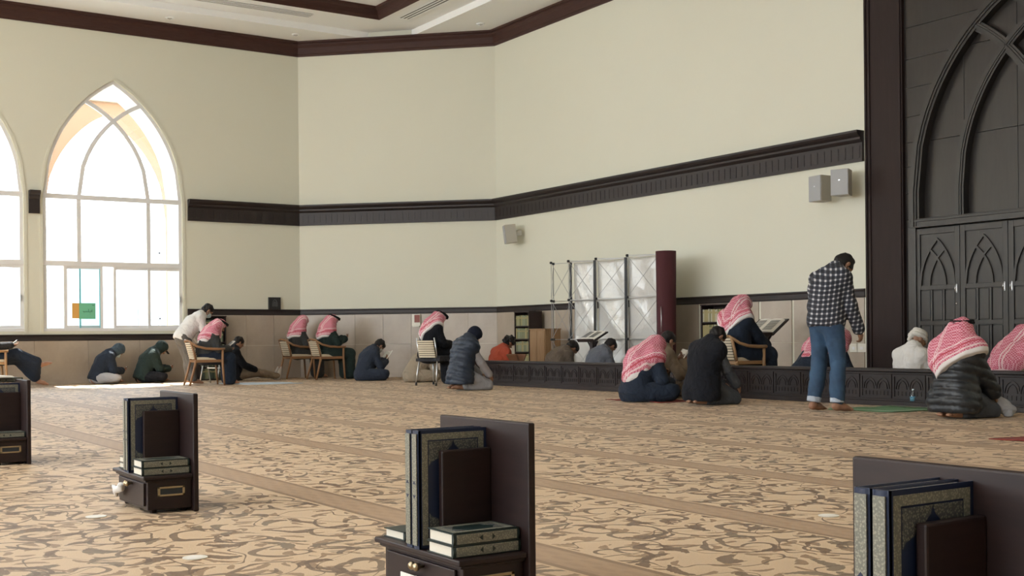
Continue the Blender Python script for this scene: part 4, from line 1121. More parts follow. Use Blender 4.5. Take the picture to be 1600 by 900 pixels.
# far left, robed reader with crossed legs
J = pose('chair', (-.15, -.05, .1), .3, .4, hands={'L': (-.08, .34, .72), 'R': (.10, .36, .74)}, legs={'L': ((-.13, .50, .50), (-.08, .84, .10), (-.06, .98, .04)), 'R': ((.05, .46, .58), (.06, .86, .40), (.06, 1.02, .42))})
person('person in dark robe seated at far left with one bare foot raised', c1p, -.05, J, [top('robe_top', 'charcoal_cloth'), robe('robe_skirt', 'navy_cloth', 'chair', drop=.80), hair()], h=.014, hand_n=HN)
J = pose('cross', (.25, .5, .75), 1.0, 1.05, hands={'L': (-.06, .42, .25), 'R': (.05, .44, .24)})
person('person in navy hoodie, pale trousers and blue mask sitting on the floor below the window', at(151, X=-22.72), 0, J, [top('hoodie', 'navy_cloth', .034, seed=8), bottom('trousers', 'lightgrey_cloth', .026), hood('tealhood_cloth'), mask('mask_cloth')], k=.97, h=.014, hand_n=HN)
J = pose('cross', (.2, .42, .65), .9, .95, hands={'L': (-.06, .44, .27), 'R': (.05, .46, .26)})
person('person in dark green jacket with peaked cap under the hood sitting below the window', at(223, X=-22.72), 0, J, [top('jacket', 'darkgreen_cloth', .038, seed=9), bottom('trousers', 'black_cloth', .03), hood('darkgreen_cloth', cap_=True)], k=1.02, h=.014, hand_n=HN)
# leaning man in white shirt
J = pose('stand', (.55, .72, .85), .9, .75, hands={'L': (-.15, .42, .78), 'R': (.18, .45, .74)}, legs={s_: ((.10 * g_, -.04, .47), (.11 * g_, -.0, .08), (.13 * g_, .15, .03)) for s_, g_ in (('L', -1), ('R', 1))})
for q in ('pel', 's1', 's2', 's3', 'nk', 'hd', 'shL', 'shR', 'elL', 'elR', 'wrL', 'wrR', 'hipL', 'hipR'): J[q] = J[q] + V(0, -.16, -.08)
person('standing man in white shirt and blue mask leaning forward behind an armchair', at(299, t=21.6), 0, J, [top('shirt', 'white_cloth', .028, seed=11), bottom('trousers', 'greytrouser_cloth', .03), hair(), mask()], h=.0135)
J = pose('chair', (.12, .3, .5), .7, .75, hands={'L': (-.06, .40, .66), 'R': (.08, .42, .66)}, sc_=.95)
person('seated man in red headcloth with black cord and grey robe beside the leaning man', c5p, -.12, J, [top('robe_top', 'greythobe_cloth', .045, seed=12), robe('robe_skirt', 'navy_cloth', 'chair', g=.04), ghutra(vz=.14, slope=.35, point=(0, .5)), agal()], k=.95, h=.014, hand_n=HN)
J = pose('long', (-.35, -.05, .25), .5, .5, hands={'L': (-.2, .1, .12), 'R': (.16, .34, .22)})
person('person in black sitting on the floor with legs stretched out in beige socks', at(367, t=23.0), -.05, J, [top('jacket', 'black_cloth', .03, seed=13), bottom('trousers', 'tan_cloth', .02), hair(), socks()], k=.93, h=.014)
J = pose('chair', (-.05, .05, .2), .45, .6)
person('seated man in red headcloth without cord, nearest the left corner', c7p, -.05, J, [top('robe_top', 'greythobe_cloth', .04, seed=14), robe('robe_skirt', 'greythobe_cloth', 'chair'), ghutra(vz=.08, slope=.3, point=(0, .5), seed=6)], k=.95, h=.0145)
J = pose('chair', (-.05, .04, .2), .4, .6, hands={'L': (-.02, .33, .80), 'R': (.10, .34, .80)})
person('seated man in red headcloth with black cord reading, second from the left corner', c8p, -.05, J, [top('robe_top', 'darkgreen_cloth', .04, seed=15), robe('robe_skirt', 'darkgreen_cloth', 'chair', g=.045), ghutra(vz=.10, slope=.35, point=(0, .4), seed=7), agal()], h=.0145, hand_n=HN)
J = pose('cross', (.22, .42, .62), .85, .95, hands={'L': (-.04, .42, .38), 'R': (.10, .42, .36)})
person('man in dark blue robe and white mask reading an open book on the floor', at(567, t=22.6), 0, J, [top('robe_top', 'bluethobe_cloth', .032, seed=16), robe('robe_skirt', 'bluethobe_cloth', 'cross'), hair(), mask('white_cloth')], h=.014, hand_n=HN)
J = pose('cross', (.45, .8, 1.15), 1.4, 1.7, hands={'L': (-.1, .5, .14), 'R': (.1, .5, .14)})
person('man in beige robe bowed down, half hidden behind the metal chair', at(645, t=21.6), .1, J, [top('robe_top', 'beige_cloth', .04, fold=.010, seed=17), robe('robe_skirt', 'beige_cloth', 'cross'), hair()], k=1.02, h=.015)
J = pose('chair', (.05, .15, .35), .6, .75, hands={'L': (-.03, .36, .70), 'R': (.08, .37, .68)})
person('man in black cloak and red headcloth with black cord on the metal chair', c11p, .0, J, [top('cloak', 'black_cloth', .04, seed=18), robe('cloak_skirt', 'black_cloth', 'chair', g=.05), ghutra(vz=.16, slope=1.4, seed=8), agal(), mask('white_cloth')], k=.98, h=.013)
J = pose('kneel', (.12, .24, .40), .7, .85, hands={'L': (-.13, .47, .15), 'R': (.15, .48, .14)}, elbow=(.35, -.8, -.2))
person('kneeling person in navy puffer vest with hood up and pale sleeves', at(719, t=17.95), 0, J, [top('shirt', 'sleeve_cloth', .022, seed=19), top('puffer_vest', 'puffer_navy', .050, vest=True, puff=.018, seed=20, base=.10, long_=.10), bottom('trousers', 'lightgrey_cloth', .03, seed=21), hood('hoodnavy_cloth', .024)], k=.96, h=.0125)
# behind the barrier, left part
J = pose('cross', (.15, .3, .5), .7, .8)
person('child with curly black hair in red top behind the low barrier', at(773, t=20.7), 0, J, [top('red_top', 'red_cloth', .034, seed=22), bottom('trousers', 'navy_cloth', .025), hair(curly=.016, g=.030, low=0)], k=.86, h=.013)
J = pose('cross', (.2, .5, .85), 1.05, 1.1)
person('man in brown shirt with bowed head behind the low barrier, beside a reading stand', at(862, t=19.3), 0, J, [top('shirt', 'brown_cloth', .035, seed=23), bottom('trousers', 'greytrouser_cloth', .025), hair()], k=1.06, h=.014)
J = pose('cross', (.2, .4, .7), .95, 1.0)
person('man in grey shirt in front of the foil display, behind the barrier', at(925, t=18.7), 0, J, [top('shirt', 'greyshirt_cloth', .03, seed=24), bottom('trousers', 'greytrouser_cloth', .025), hair()], k=.97, h=.014)
# pair on the red mat
J = pose('cross', (.2, .45, .62), .8, .85, hands={'L': (-.05, .38, .34), 'R': (.16, .40, .22)})
person('man in red headcloth with white hem and dark coat sitting on a red mat', at(992, t=14.4), 0, J, [top('coat', 'navy_cloth', .05, seed=25), robe('coat_skirt', 'navy_cloth', 'cross', g=.04), ghutra(vz=.42, slope=1.05, point=(-.06, .3), flare=.04, spread=.14, seed=9, front=False)], k=1.0, h=.0115)
J = pose('cross', (.1, .25, .4), .55, .7, hands={'L': (.02, .34, .46), 'R': (.16, .36, .44)})
person('dark-haired man in tan clothes holding a book, behind the man on the red mat', at(1021, t=15.2), 0, J, [top('shirt', 'tan_cloth', .035, seed=26), bottom('trousers', 'brown_cloth', .03), hair()], k=1.0, h=.013, hand_n=HN)
J = pose('kneel', (.08, .22, .42), .7, .85, sc_=.93, yaw=-.1, hands={'L': (-.12, .45, .20), 'R': (.15, .47, .19)}, elbow=(.35, -.8, -.2))
person('kneeling man in black vest over grey clothes with blue mask', at(1097, t=13.6), 0, J, [top('shirt', 'grey2_cloth', .026, seed=27), top('vest', 'black_cloth', .044, vest=True, seed=28, long_=.10, base=.05), bottom('trousers', 'grey2_cloth', .032, seed=29), hair(), mask()], k=.94, h=.0115)
J = pose('chair', (-.1, .0, .15), .4, .75, yaw=-.2, hands={'L': (-.1, .42, .64), 'R': (.12, .42, .62)}, sc_=1.04)
person('large man in navy cloak and red headcloth in the armchair behind the barrier', c18p, 0, J, [top('cloak', 'navy_cloth', .05, seed=30), robe('cloak_skirt', 'navy_cloth', 'chair', g=.05), ghutra(vz=.14, slope=1.0, seed=10, fold=.011, spread=.10)], k=1.04, h=.012)
J = pose('kneel', (.70, .85, 1.0), 1.15, 1.25, sc_=1.16, hands={'L': (-.15, .62, .1), 'R': (.15, .62, .1)})
person('man in red headcloth bowing low behind the barrier and the standing man', at(1257, t=14.7), -.05, J, [top('robe_top', 'navy_cloth', .035, seed=31), robe('robe_skirt', 'navy_cloth', 'kneel'), ghutra(vz=.35, slope=.3, seed=11, front=False, spread=.11)], k=1.08, h=.0125)
# standing man
J = pose('stand', (.03, .16, .42), .80, 1.05, yaw=-.15, hands={'L': (-.24, .14, .84), 'R': (.22, .23, .84)}, legs={'L': ((-.10, .00, .49), (-.13, -.06, .075), (-.15, .10, .03)), 'R': ((.11, .05, .49), (.12, .02, .075), (.15, .18, .03))}, elbow=(.5, -.8, -.1))
person('barefoot standing man in plaid shirt and blue jeans with bowed head', at(1291, t=12.15), -.05, J, [top('shirt', 'plaid', .030, attrs='plaid', fold=.007, seed=32, sleeve=.99), bottom('jeans', 'denim', .020, upto=.82, ga=.036, fold=.007, seed=33), cuffs(), hair(), mask('white_cloth')], k=1.0, h=.0105, curl=.7)
J = pose('cross', (.08, .15, .3), .45, .5, yaw=-.3, sc_=.97)
person('man in white turban and white robe seated behind the barrier by the doors', at(1417, t=14.0), -.1, J, [top('robe_top', 'white_cloth', .034, seed=34), robe('robe_skirt', 'white_cloth', 'cross'), turban()], k=.92, h=.0125)
J = pose('kneel', (.02, .10, .24), .3, .12, yaw=.25, sc_=.90, hands={'L': (-.12, .46, .20), 'R': (.16, .48, .14)}, elbow=(.35, -.8, -.2))
def shawl(root, J, k, h):
    f = F((-.1, .2, -.02), (.45, .75, .35), .010); f.cap((.12, .44, .14), (.18, .54, .07), .06, .05); f.cap((.16, .50, .10), (.20, .50, .03), .05, .04); f.cap((.05, .46, .10), (.16, .46, .08), .05, .05); f.rough(.012, 35, 5); f.floor(.006); surf_obj('white_wrap', [f], 'lightgrey_cloth', root)
person('kneeling man in black puffer jacket and red headcloth with black cord, on the right', at(1492, t=11.05), -.03, J, [top('puffer_jacket', 'puffer_black', .046, puff=.020, seed=35, base=.06, long_=.08), bottom('trousers', 'grey2_cloth', .03, seed=36), ghutra(vz=.24, slope=.75, point=(-.17, .25), spread=.16, flare=.03, seed=12, front=False), agal(), shawl], k=.97, h=.011)
J = pose('cross', (.15, .30, .45), .6, .6, yaw=.4)
person('man in red headcloth at the right edge behind the barrier', at(1572, t=12.75), -.25, J, [top('robe_top', 'beige_cloth', .035, seed=37), robe('robe_skirt', 'beige_cloth', 'cross'), ghutra(vz=.30, slope=.25, seed=13, spread=.09, flare=.03, fold=.011)], k=1.12, h=.0125)

# ------------------------------------------------------------------ books
def book(label, size, loc, rot, cover, orn='gilt_print', group=None, cat='book', parent=None, spine_mark=True, name='book'):
    """lying book: spine at +X, length along Y, thickness Z"""
    w_, l, th = size; t = thing(name, label, cat, loc, 0, group); t.rotation_euler = rot
    c = MB(); b = .0032
    c.box((0, 0, 0), (w_ - .004, l, b)).box((0, 0, th - b), (w_ - .004, l, th))
    n = 8; pts = [(w_ - .006 + .006 * math.sin(math.pi * i / n), th * i / n) for i in range(n + 1)]
    c.prism([(x, 0, z) for x, z in pts] + [(w_ - .012, 0, th), (w_ - .012, 0, 0)], (0, l, 0)); c.build('cover', cover, t)
    MB().box((.006, .005, b), (w_ - .010, l - .005, th - b)).build('pages', 'page_edge', t)
    if orn:
        MB().box((w_ - .0015, .010, th * .12), (w_ + .0012, l - .010, th * .88)).build('spine_ornament', orn, t)
        if spine_mark:
            m_ = MB(); mid = l / 2
            for s_ in (-1, 1): m_.prism([(w_ + .0012, mid + s_ * .016, th * .25), (w_ + .0012, mid + s_ * .026, th * .5), (w_ + .0012, mid + s_ * .016, th * .75)], (.0008, 0, 0))
            m_.build('spine_mark', cover, t)
        for z0, z1 in ((-.0008, 0), (th, th + .0008)):
            m_ = MB(); e = .010; bw = .019; W, L = w_ - .016, l - e
            fr = m_.box((e, e, z0), (W, e + bw, z1)).box((e, L - bw, z0), (W, L, z1)).box((e, e + bw, z0), (e + bw, L - bw, z1)).box((W - bw, e + bw, z0), (W, L - bw, z1)).build('cover_ornament', orn, t)
            g = MB(); e2 = e + bw + .004; zz = (z0 - .0004, z1) if z0 < 0 else (z0, z1 + .0004)
            # lobed medallion field: ornament corners round a pointed plain centre
            x0, x1, y0, y1 = e2, W - bw - .004, e2, L - bw - .004; cx = (x0 + x1) / 2; s5 = (x1 - x0) * .5
            for sy_ in (-1, 1):
                g = MB()
                for sx_ in (-1, 1):
                    X0 = x0 if sx_ < 0 else x1; Y0 = y0 if sy_ < 0 else y1
                    poly = [(X0, Y0), (cx, Y0)] + [(cx + sx_ * s5 * u_, Y0 - sy_ * s5 * .85 * v_) for u_, v_ in ((.08, .22), (.28, .42), (.5, .52), (.62, .72), (.90, .85), (1.0, 1.0))]
                    g.prism([(a, b_, zz[0]) for a, b_ in poly], (0, 0, zz[1] - zz[0]))
                g.build('cover_ornament', 'gilt_print_dark', t)
    return t
UP = (math.pi / 2, 0, -math.pi / 2)                            # stands the book with the spine towards -Y

# ------------------------------------------------------------------ low book stands in the foreground
def book_stand(label, loc, rz, desc, extra=None):
    t = thing('book_stand', label, 'book stand', loc, rz, 'low book stands in the foreground'); W = 'stand_wood'
    BX, BYd, zt = .465, .205, .175
    MB().box((-BX, 0, .018), (0, BYd, zt - .018)).build('body', W, t, bevel=.004)
    MB().box((-BX - .028, -.024, zt - .018), (.020, BYd, zt)).build('top_board', W, t, bevel=.005)
    MB().box((-BX - .014, -.012, zt - .028), (.010, BYd, zt - .018)).build('moulding', W, t, bevel=.003)
    MB().box((-BX - .01, BYd, 0), (.030, BYd + .024, .545)).build('back_board', W, t, bevel=.005)
    MB().box((-.192, .035, zt), (-.168, BYd, .462)).build('divider', W, t, bevel=.005)
    for x in (-.45, -.05):
        for y in (.04, .18): MB().lathe([(.016, 0), (.02, .018)], 10, (x, y, 0)).build('foot', W, t)
    d = MB().box((-BX + .03, -.010, .035), (-.03, 0, zt - .035)).build('drawer', W, t, bevel=.003)
    for x in (-.232, -.205):
        k_ = MB().lathe([(.005, 0), (.005, .012), (.012, .020), (.0125, .028), (.007, .034)], 16).build('knob', 'brass', d, True); k_.matrix_local = Matrix.Translation((x, -.010, .125)) @ Matrix.Rotation(math.pi / 2, 4, 'X')
    fr = MB(); y0, y1, z0, z1 = .045, .172, .078, .122; x = .004
    fr.box((0, y0, z0), (x, y1, z0 + .009)).box((0, y0, z1 - .009), (x, y1, z1)).box((0, y0, z0), (x, y0 + .012, z1)).box((0, y1 - .012, z0), (x, y1, z1))
    lf = fr.build('label_frame', 'brass', t, bevel=.0015); MB().box((0, y0 + .012, z0 + .009), (.0015, y1 - .012, z1 - .009)).build('label_card', 'ink', lf)
    return t
def on(t, x, y, z=0.0):
    a = t.rotation_euler.z; return (t.location.x + x * math.cos(a) - y * math.sin(a), t.location.y + x * math.sin(a) + y * math.cos(a), z)
def fill(t, which, blue=2, green=2, small=1, sm_off=0):
    rz = t.rotation_euler.z; g = 'holy books on the ' + which; tall = (.238, .345, .034)
    # tall blue volumes between the dividers (spine towards the drawer side)
    for i in range(blue):
        x1 = -.196 - i * .040; th = .034
        b = book(('tall blue and gilt volume against the divider on the ' if i == 0 else 'tall blue and gilt volume, the left one, on the ') + which, tall, (0, 0, 0), (0, 0, 0), 'blue_cover', group=g)
        b.location = on(t, x1, .218, .176); b.rotation_euler = Euler((0, 0, rz)).to_matrix().to_4x4().to_euler(); 
        Mx = Matrix(((0, 0, -1), (-1, 0, 0), (0, 1, 0))).to_4x4(); b.matrix_world = Matrix.Translation(on(t, x1, .205, .176)) @ Matrix.Rotation(rz, 4, 'Z') @ Mx
        b.location.z = .1765
    for i in range(green):
        jit = rnd.uniform(-.004, .004)
        book(('upper' if i == green - 1 and green > 1 else 'lower') + ' dark green book with gilt spine lying on the ' + which, (.150, .226 - .006 * i, .034), on(t, -.160 + jit, -.022 + .003 * i, .1752 + i * .0345), (0, 0, rz + jit * 3), 'green_cover', group=g)
    for i in range(small):
        book(('small pale-edged book' if small == 1 else ('upper small book' if i else 'lower small book')) + ' lying at the back end of the ' + which, (.13, .18, .028), on(t, -.475 + sm_off, .002, .1752 + i * .0285), (0, 0, rz + .03), 'tan_cover' if i else 'green_cover', None, g)
s_mid = book_stand('dark wooden low book stand in the middle foreground, with two books lying on top', (-2.84, 1.715, 0), 0, 'mid'); fill(s_mid, 'middle foreground stand')
s_left = book_stand('dark wooden low book stand on the left with a white tissue at its drawer', (-5.43, 1.61, 0), 0, 'left'); fill(s_left, 'stand with the tissue', small=2)
s_right = book_stand('dark wooden book stand cut by the lower right corner', (-1.145, 1.69, 0), 0, 'right'); fill(s_right, 'stand in the lower right corner', green=1)
s_far = book_stand('dark wooden book stand cut by the left edge of the picture', (-8.18, 1.44, 0), 0, 'far'); fill(s_far, 'stand at the left edge', green=1, small=0)
book('dark green book lying flat on top of the stand at the left edge', (.18, .26, .03), (-8.68, 1.42, .5235), (0, 0, .1), 'green_cover', 'gilt_print')
t = thing('paper_sheets', 'white papers lying on top of the books at the left edge', 'paper', (-8.55, 1.46, .556), .1)
MB().box((-.14, -.04, 0), (.10, .16, .006)).build('sheet', 'white_paper', t); MB().box((-.12, -.03, .006), (.09, .15, .011)).build('sheet', 'white_paper', t, ).rotation_euler = (0, 0, .08)
# tissue pulled from the drawer
f = F((-.12, -.12, -.08), (.12, .06, .06), .005); f.ell((0, -.02, 0), (.045, .014, .018), None, .01); f.ell((-.035, -.02, -.010), (.022, .012, .028), None, .01); f.ell((.035, -.02, .014), (.018, .012, .016), None, .01); f.rough(.012, 90, 4)
o = bpy.data.objects.new('tissue', to_mesh('tissue', [f.surf()], 'white_cloth')); link(o); o.location = (-5.77, 1.59, .085); o.scale = (1.25, 1, 1.1); tag(o, 'crumpled white tissue hanging from the drawer of the left stand', 'tissue')
t = thing('key_ring', 'small keys with blue fob hanging at the drawer of the middle stand', 'keys', (-3.03, 1.672, .09))
MB().tube([(.012 * math.cos(a * .5), 0, .012 * math.sin(a * .5)) for a in range(13)], .0012, 5).build('ring', 'steel', t)
MB().box((-.004, -.002, -.045), (.004, .002, -.012)).build('key', 'steel', t); MB().box((.008, -.003, -.05), (.024, .003, -.010)).build('fob', 'blue_cover', t, bevel=.002)
t = thing('white_card', 'white card with dark print hanging below the knobs of the middle stand', 'card', (-3.10, 1.688, .05)); MB().box((-.05, -.003, -.03), (.035, 0, .045)).build('card', 'white_paper', t)
m_ = MB(); [m_.box((-.04, -.0035, .03 - .011 * i), (.02 - .01 * (i % 2), -.003, .033 - .011 * i)) for i in range(4)]; m_.build('print', 'ink', t)

# ------------------------------------------------------------------ bookcases
bkc = [simple('spine_%s' % n_, c, .5, .1, 40) or n_ for n_, c in (('olive', (.15, .16, .08)), ('greygreen', (.22, .25, .17)), ('gold', (.34, .29, .14)), ('dark', (.04, .06, .045)), ('cream', (.42, .40, .30)))]
spine_names = ['spine_olive', 'spine_greygreen', 'spine_gold', 'spine_dark', 'spine_cream']
def bookcase(label, loc, rz, w_, d, h_, shelves, side_label, pal):
    t = thing('bookcase', label, 'bookcase', loc, rz); W = 'dark_wood'
    MB().box((-w_ / 2, 0, 0), (-w_ / 2 + .022, d, h_)).build('side_panel', W, t, bevel=.003); MB().box((w_ / 2 - .022, 0, 0), (w_ / 2, d, h_)).build('side_panel', W, t, bevel=.003)
    MB().box((-w_ / 2, d - .012, 0), (w_ / 2, d, h_)).build('back_panel', W, t); MB().box((-w_ / 2 - .008, -.008, h_), (w_ / 2 + .008, d, h_ + .02)).build('top', W, t, bevel=.003)
    meshes = [MB().box((0, .02, 0), (.030, .15, .20)).mesh('book', n_) for n_ in pal]
    bandm = MB().box((.003, .0185, .135), (.027, .02, .165)).mesh('title_band', 'spine_gold')
    R = Matrix.Rotation(rz, 4, 'Z'); pitch = (h_ - .04) / shelves
    for s_ in range(shelves):
        z = .03 + s_ * pitch; MB().box((-w_ / 2 + .022, .005, z - .02), (w_ / 2 - .022, d - .012, z)).build('shelf', W, t)
        x = -w_ / 2 + .026; hh = min(1.0, (pitch - .035) / .20)
        while x + .034 < w_ / 2 - .022:
            wd = rnd.choice((.8, .9, 1.0, 1.1)); zz = hh * rnd.choice((.93, .97, 1.0)); m_ = rnd.choice(meshes)
            b = bpy.data.objects.new('book', m_); COL.objects.link(b); p = R @ Vector((x, 0, 0)); b.location = (loc[0] + p.x, loc[1] + p.y, z + .0005); b.rotation_euler = (0, 0, rz); b.scale = (wd, 1, zz)
            sh = 'row %s ' % ('first', 'second', 'third', 'fourth', 'lowest')[shelves - 1 - s_]
            tag(b, '%s-spined book in the %s row %s' % (m_.materials[0].name.replace('spine_', '').replace('greygreen', 'grey-green'), sh.split()[1], side_label), 'book', 'books in the %s row %s' % (sh.split()[1], side_label))
            tb = bpy.data.objects.new('title_band', bandm); link(tb, b); x += .030 * wd + .0015
    return t
p = at(816.5, Y=12.72); bookcase('tall dark narrow bookcase behind the barrier beside a pale wooden cabinet', (p[0], 12.70, 0), 0, .50, .30, 1.27, 5, 'of the bookcase beside the pale cabinet', ['spine_olive', 'spine_greygreen', 'spine_gold', 'spine_greygreen'])
bookcase('dark bookcase against the left wall behind the leaning man', (LX + .27, 8.12, 0), math.pi / 2, .55, .22, 1.26, 5, 'of the bookcase behind the leaning man', ['spine_olive', 'spine_dark', 'spine_greygreen', 'spine_dark'])
p = at(1118, Y=12.82); bookcase('dark bookcase behind the large seated man in the armchair', (p[0], 12.80, 0), 0, .62, .26, 1.26, 5, 'of the bookcase behind the armchair', ['spine_gold', 'spine_cream', 'spine_gold', 'spine_olive'])
# pale wooden cabinet
p = at(848, Y=12.45); t = thing('cabinet', 'pale tan wooden cabinet standing right of the narrow bookcase', 'cabinet', (p[0], 12.35, 0))
MB().box((-.29, .012, .03), (.20, .36, .93)).build('body', 'tan_wood', t, bevel=.005); MB().box((-.30, 0, .93), (.21, .37, .95)).build('top', 'tan_wood', t, bevel=.004)
MB().box((-.275, 0, .05), (-.05, .012, .91)).build('door', 'tan_wood', t, bevel=.003); MB().box((-.04, 0, .05), (.185, .012, .91)).build('door', 'tan_wood', t, bevel=.003); MB().box((-.28, .03, 0), (.19, .35, .03)).build('plinth', 'dark_oak', t)

# ------------------------------------------------------------------ reading stands
def lectern(label, loc, rz, hz, w_, dep, tilt, lab2):
    t = thing('reading_stand', label, 'reading stand', loc, rz); W = 'dark_wood'
    MB().box((-.16, -.14, 0), (.16, .14, .03)).build('base', W, t, bevel=.006); MB().box((-.035, -.035, .03), (.035, .035, hz - .06)).build('post', W, t, bevel=.004)
    MB().tube([(-.03, 0, hz - .2), (-.12, 0, hz - .08)], .014, 6).build('brace', W, t); MB().tube([(.03, 0, hz - .2), (.12, 0, hz - .08)], .014, 6).build('brace', W, t)
    Mx = Matrix.Translation((0, 0, hz)) @ Matrix.Rotation(tilt, 4, 'X')
    o = MB().box((-w_ / 2, -dep / 2, -.022), (w_ / 2, dep / 2, 0)).build('slanted_top', W, t, bevel=.004); o.matrix_local = Mx
    o = MB().box((-w_ / 2, -dep / 2, 0), (w_ / 2, -dep / 2 + .012, .03)).build('ledge', W, t); o.matrix_local = Mx
    b = thing('open_book', lab2, 'book', loc); b.matrix_world = Matrix.Translation(loc) @ Matrix.Rotation(rz, 4, 'Z') @ Mx
    open_pages(b, w_ * .44, dep * .8, .03); return t
def open_pages(b, hw, l, th, cover='blue_cover', y0=None):
    y0 = -l / 2 if y0 is None else y0
    MB().box((-hw - .006, y0 - .004, .0005), (hw + .006, y0 + l + .004, .005)).build('cover', cover, b)
    for sg in (-1, 1):
        pts = [(0, .006)] + [(sg * hw * i / 8, .006 + th * math.sin(math.pi * min(1, .12 + i / 8 * .88)) ** .6 * (.9 if i < 8 else .6)) for i in range(9)] + [(sg * hw, .006)]
        MB().prism([(x, y0, z) for x, z in pts], (0, l, 0)).build('page_block', 'white_paper', b)
        m_ = MB()
        for i in range(9): m_.box((sg * hw * .5 - hw * .34, y0 + l * (.12 + .085 * i), .006 + th * .93), (sg * hw * .5 + hw * .34, y0 + l * (.12 + .085 * i) + .006, .006 + th * .93 + .004))
        m_.build('print', 'ink', b)
p = at(926, Y=11.62); lectern('dark reading stand with slanted top in front of the foil display', (p[0], 11.62, 0), 0.05, .80, .40, .34, .45, 'open book on the stand in front of the foil display')
p = at(1197, Y=12.2); lectern('dark reading stand at the right hand of the man in the armchair', (p[0], 12.2, 0), .1, .91, .52, .42, .55, 'large open book on the stand right of the armchair')
def held_book(label, loc, rz, tilt, hw, l, cover='green_cover'):
    b = thing('open_book', label, 'book', loc); b.rotation_euler = (tilt, 0, rz)
    MB().box((-hw, -l / 2, -.006), (-.002, l / 2, 0)).build('cover', cover, b); a = b
    for sg in (-1, 1):
        o = MB().box((0, -l / 2, 0), (hw, l / 2, .014)).build('page_block', 'white_paper', b); o.rotation_euler = (0, -.35 if sg > 0 else math.pi + .35, 0)
        if sg < 0: o.location.z = .0
    return b
def rel(pos, rz, v): return (pos[0] + v[0] * math.cos(rz) - v[1] * math.sin(rz), pos[1] + v[0] * math.sin(rz) + v[1] * math.cos(rz), v[2])
p = at(567, t=22.6); held_book('open book in the hands of the man in dark blue robe', rel(p, 0, (.02, .52, .44)), 0, .9, .14, .24)
p = at(1021, t=15.2); held_book('open book held by the dark-haired man in tan clothes', rel(p, 0, (.10, .44, .52)), -.3, 1.0, .12, .20)
def phone(label, loc, rot):
    t = thing('phone', label, 'phone', loc); t.rotation_euler = rot; MB().box((-.037, -.075, 0), (.037, .075, .009)).build('body', 'black_plastic', t, bevel=.003); MB().box((-.034, -.070, .009), (.034, .070, .0095)).build('screen', 'socket_white', t)
p = at(151, X=-22.72); phone('phone in the hands of the person in navy hoodie', rel(p, 0, (0, .50, .27)), (.6, 0, 0))
p = at(223, X=-22.72); phone('phone in the hands of the person with the peaked cap', rel(p, 0, (0, .52, .29)), (.6, 0, 0))
phone('phone in the hand of the robed person at far left', rel(c1p, 0, (.02, .42, .78)), (.7, 0, 0))
phone('phone in the hands of the second seated man from the left corner', rel(c8p, 0, (.04, .40, .84)), (.8, 0, 0))
t = thing('open_book', 'open white-paged book in the lap of the man beside the leaning man', 'book', rel(c5p, -.12, (.02, .44, .70))); t.rotation_euler = (.7, 0, -.1); open_pages(t, .10, .20, .02)
# folding metal walking frame between the armchair and the sitter
p = at(333, t=22.0); t = thing('walking_frame', 'silver folding walking frame beside the armchair of the leaning man', 'walking frame', (p[0], p[1], 0), .5)
for s_ in (-1, 1): MB().tube([(s_ * .2, -.14, 0), (s_ * .2, -.02, .50), (s_ * .2, .04, .50), (s_ * .2, .14, 0)], .013, 8).build('side_frame', 'steel', t, True)
MB().tube([(-.2, 0, .45), (.2, 0, .45)], .012, 8).build('cross_bar', 'steel', t); MB().tube([(-.2, .06, .28), (.2, .06, .28)], .010, 8).build('cross_bar', 'steel', t)

# ------------------------------------------------------------------ pop-up display with foil panels
YD = 12.3; cols = [at(px, Y=YD)[0] for px in (895, 927, 974, 1031)]; ZR = [.08, .75, 1.42, 2.08]
t = thing('pop_up_display', 'tall silver foil pop-up display frame seen from behind', 'display', (0, 0, 0))
bow = lambda x: YD + .10 * (1 - ((x - (cols[0] + cols[-1]) / 2) / ((cols[-1] - cols[0]) / 2)) ** 2)
def strut(a, b, r, m_, nm): return MB().tube([a, b], r, 6).build(nm, m_, t)
for i in range(3):
    x0, x1 = cols[i], cols[i + 1]; nx, nz = 16, 44; rr = random.Random(40 + i); crs = [(rr.uniform(0, 1), rr.uniform(0, 2), rr.uniform(-1.2, 1.2), rr.uniform(.01, .03)) for _ in range(9)]
    vs = []
    for kz in range(nz + 1):
        for kx in range(nx + 1):
            u = kx / nx; z = .06 + 2.01 * kz / nz; x = x0 + .012 + (x1 - x0 - .024) * u; edge = min(1, 5 * u * (1 - u))
            d = sum(am * math.exp(-abs((z - zc) - sl * (u - uc)) * 14) for uc, zc, sl, am in crs) * edge; d -= .022 * edge * math.exp(-((min(abs(z - q) for q in ZR)) * 12)); d += .008 * math.sin(u * 9 + z * 3 + i)
            vs.append((x, bow(x) + .03 - d, z))
    fs = [(k * (nx + 1) + j, k * (nx + 1) + j + 1, (k + 1) * (nx + 1) + j + 1, (k + 1) * (nx + 1) + j) for k in range(nz) for j in range(nx)]
    o = MB().raw(vs, fs).build('foil_panel', 'foil', t, True); so = o.modifiers.new('th', 'SOLIDIFY'); so.thickness = .002
xs = [cols[0] - .42] + cols
for x in cols: MB().box((x - .024, bow(x) - .045, .05), (x + .024, bow(x) - .025, 2.09)).build('magnet_bar', 'black_plastic', t)
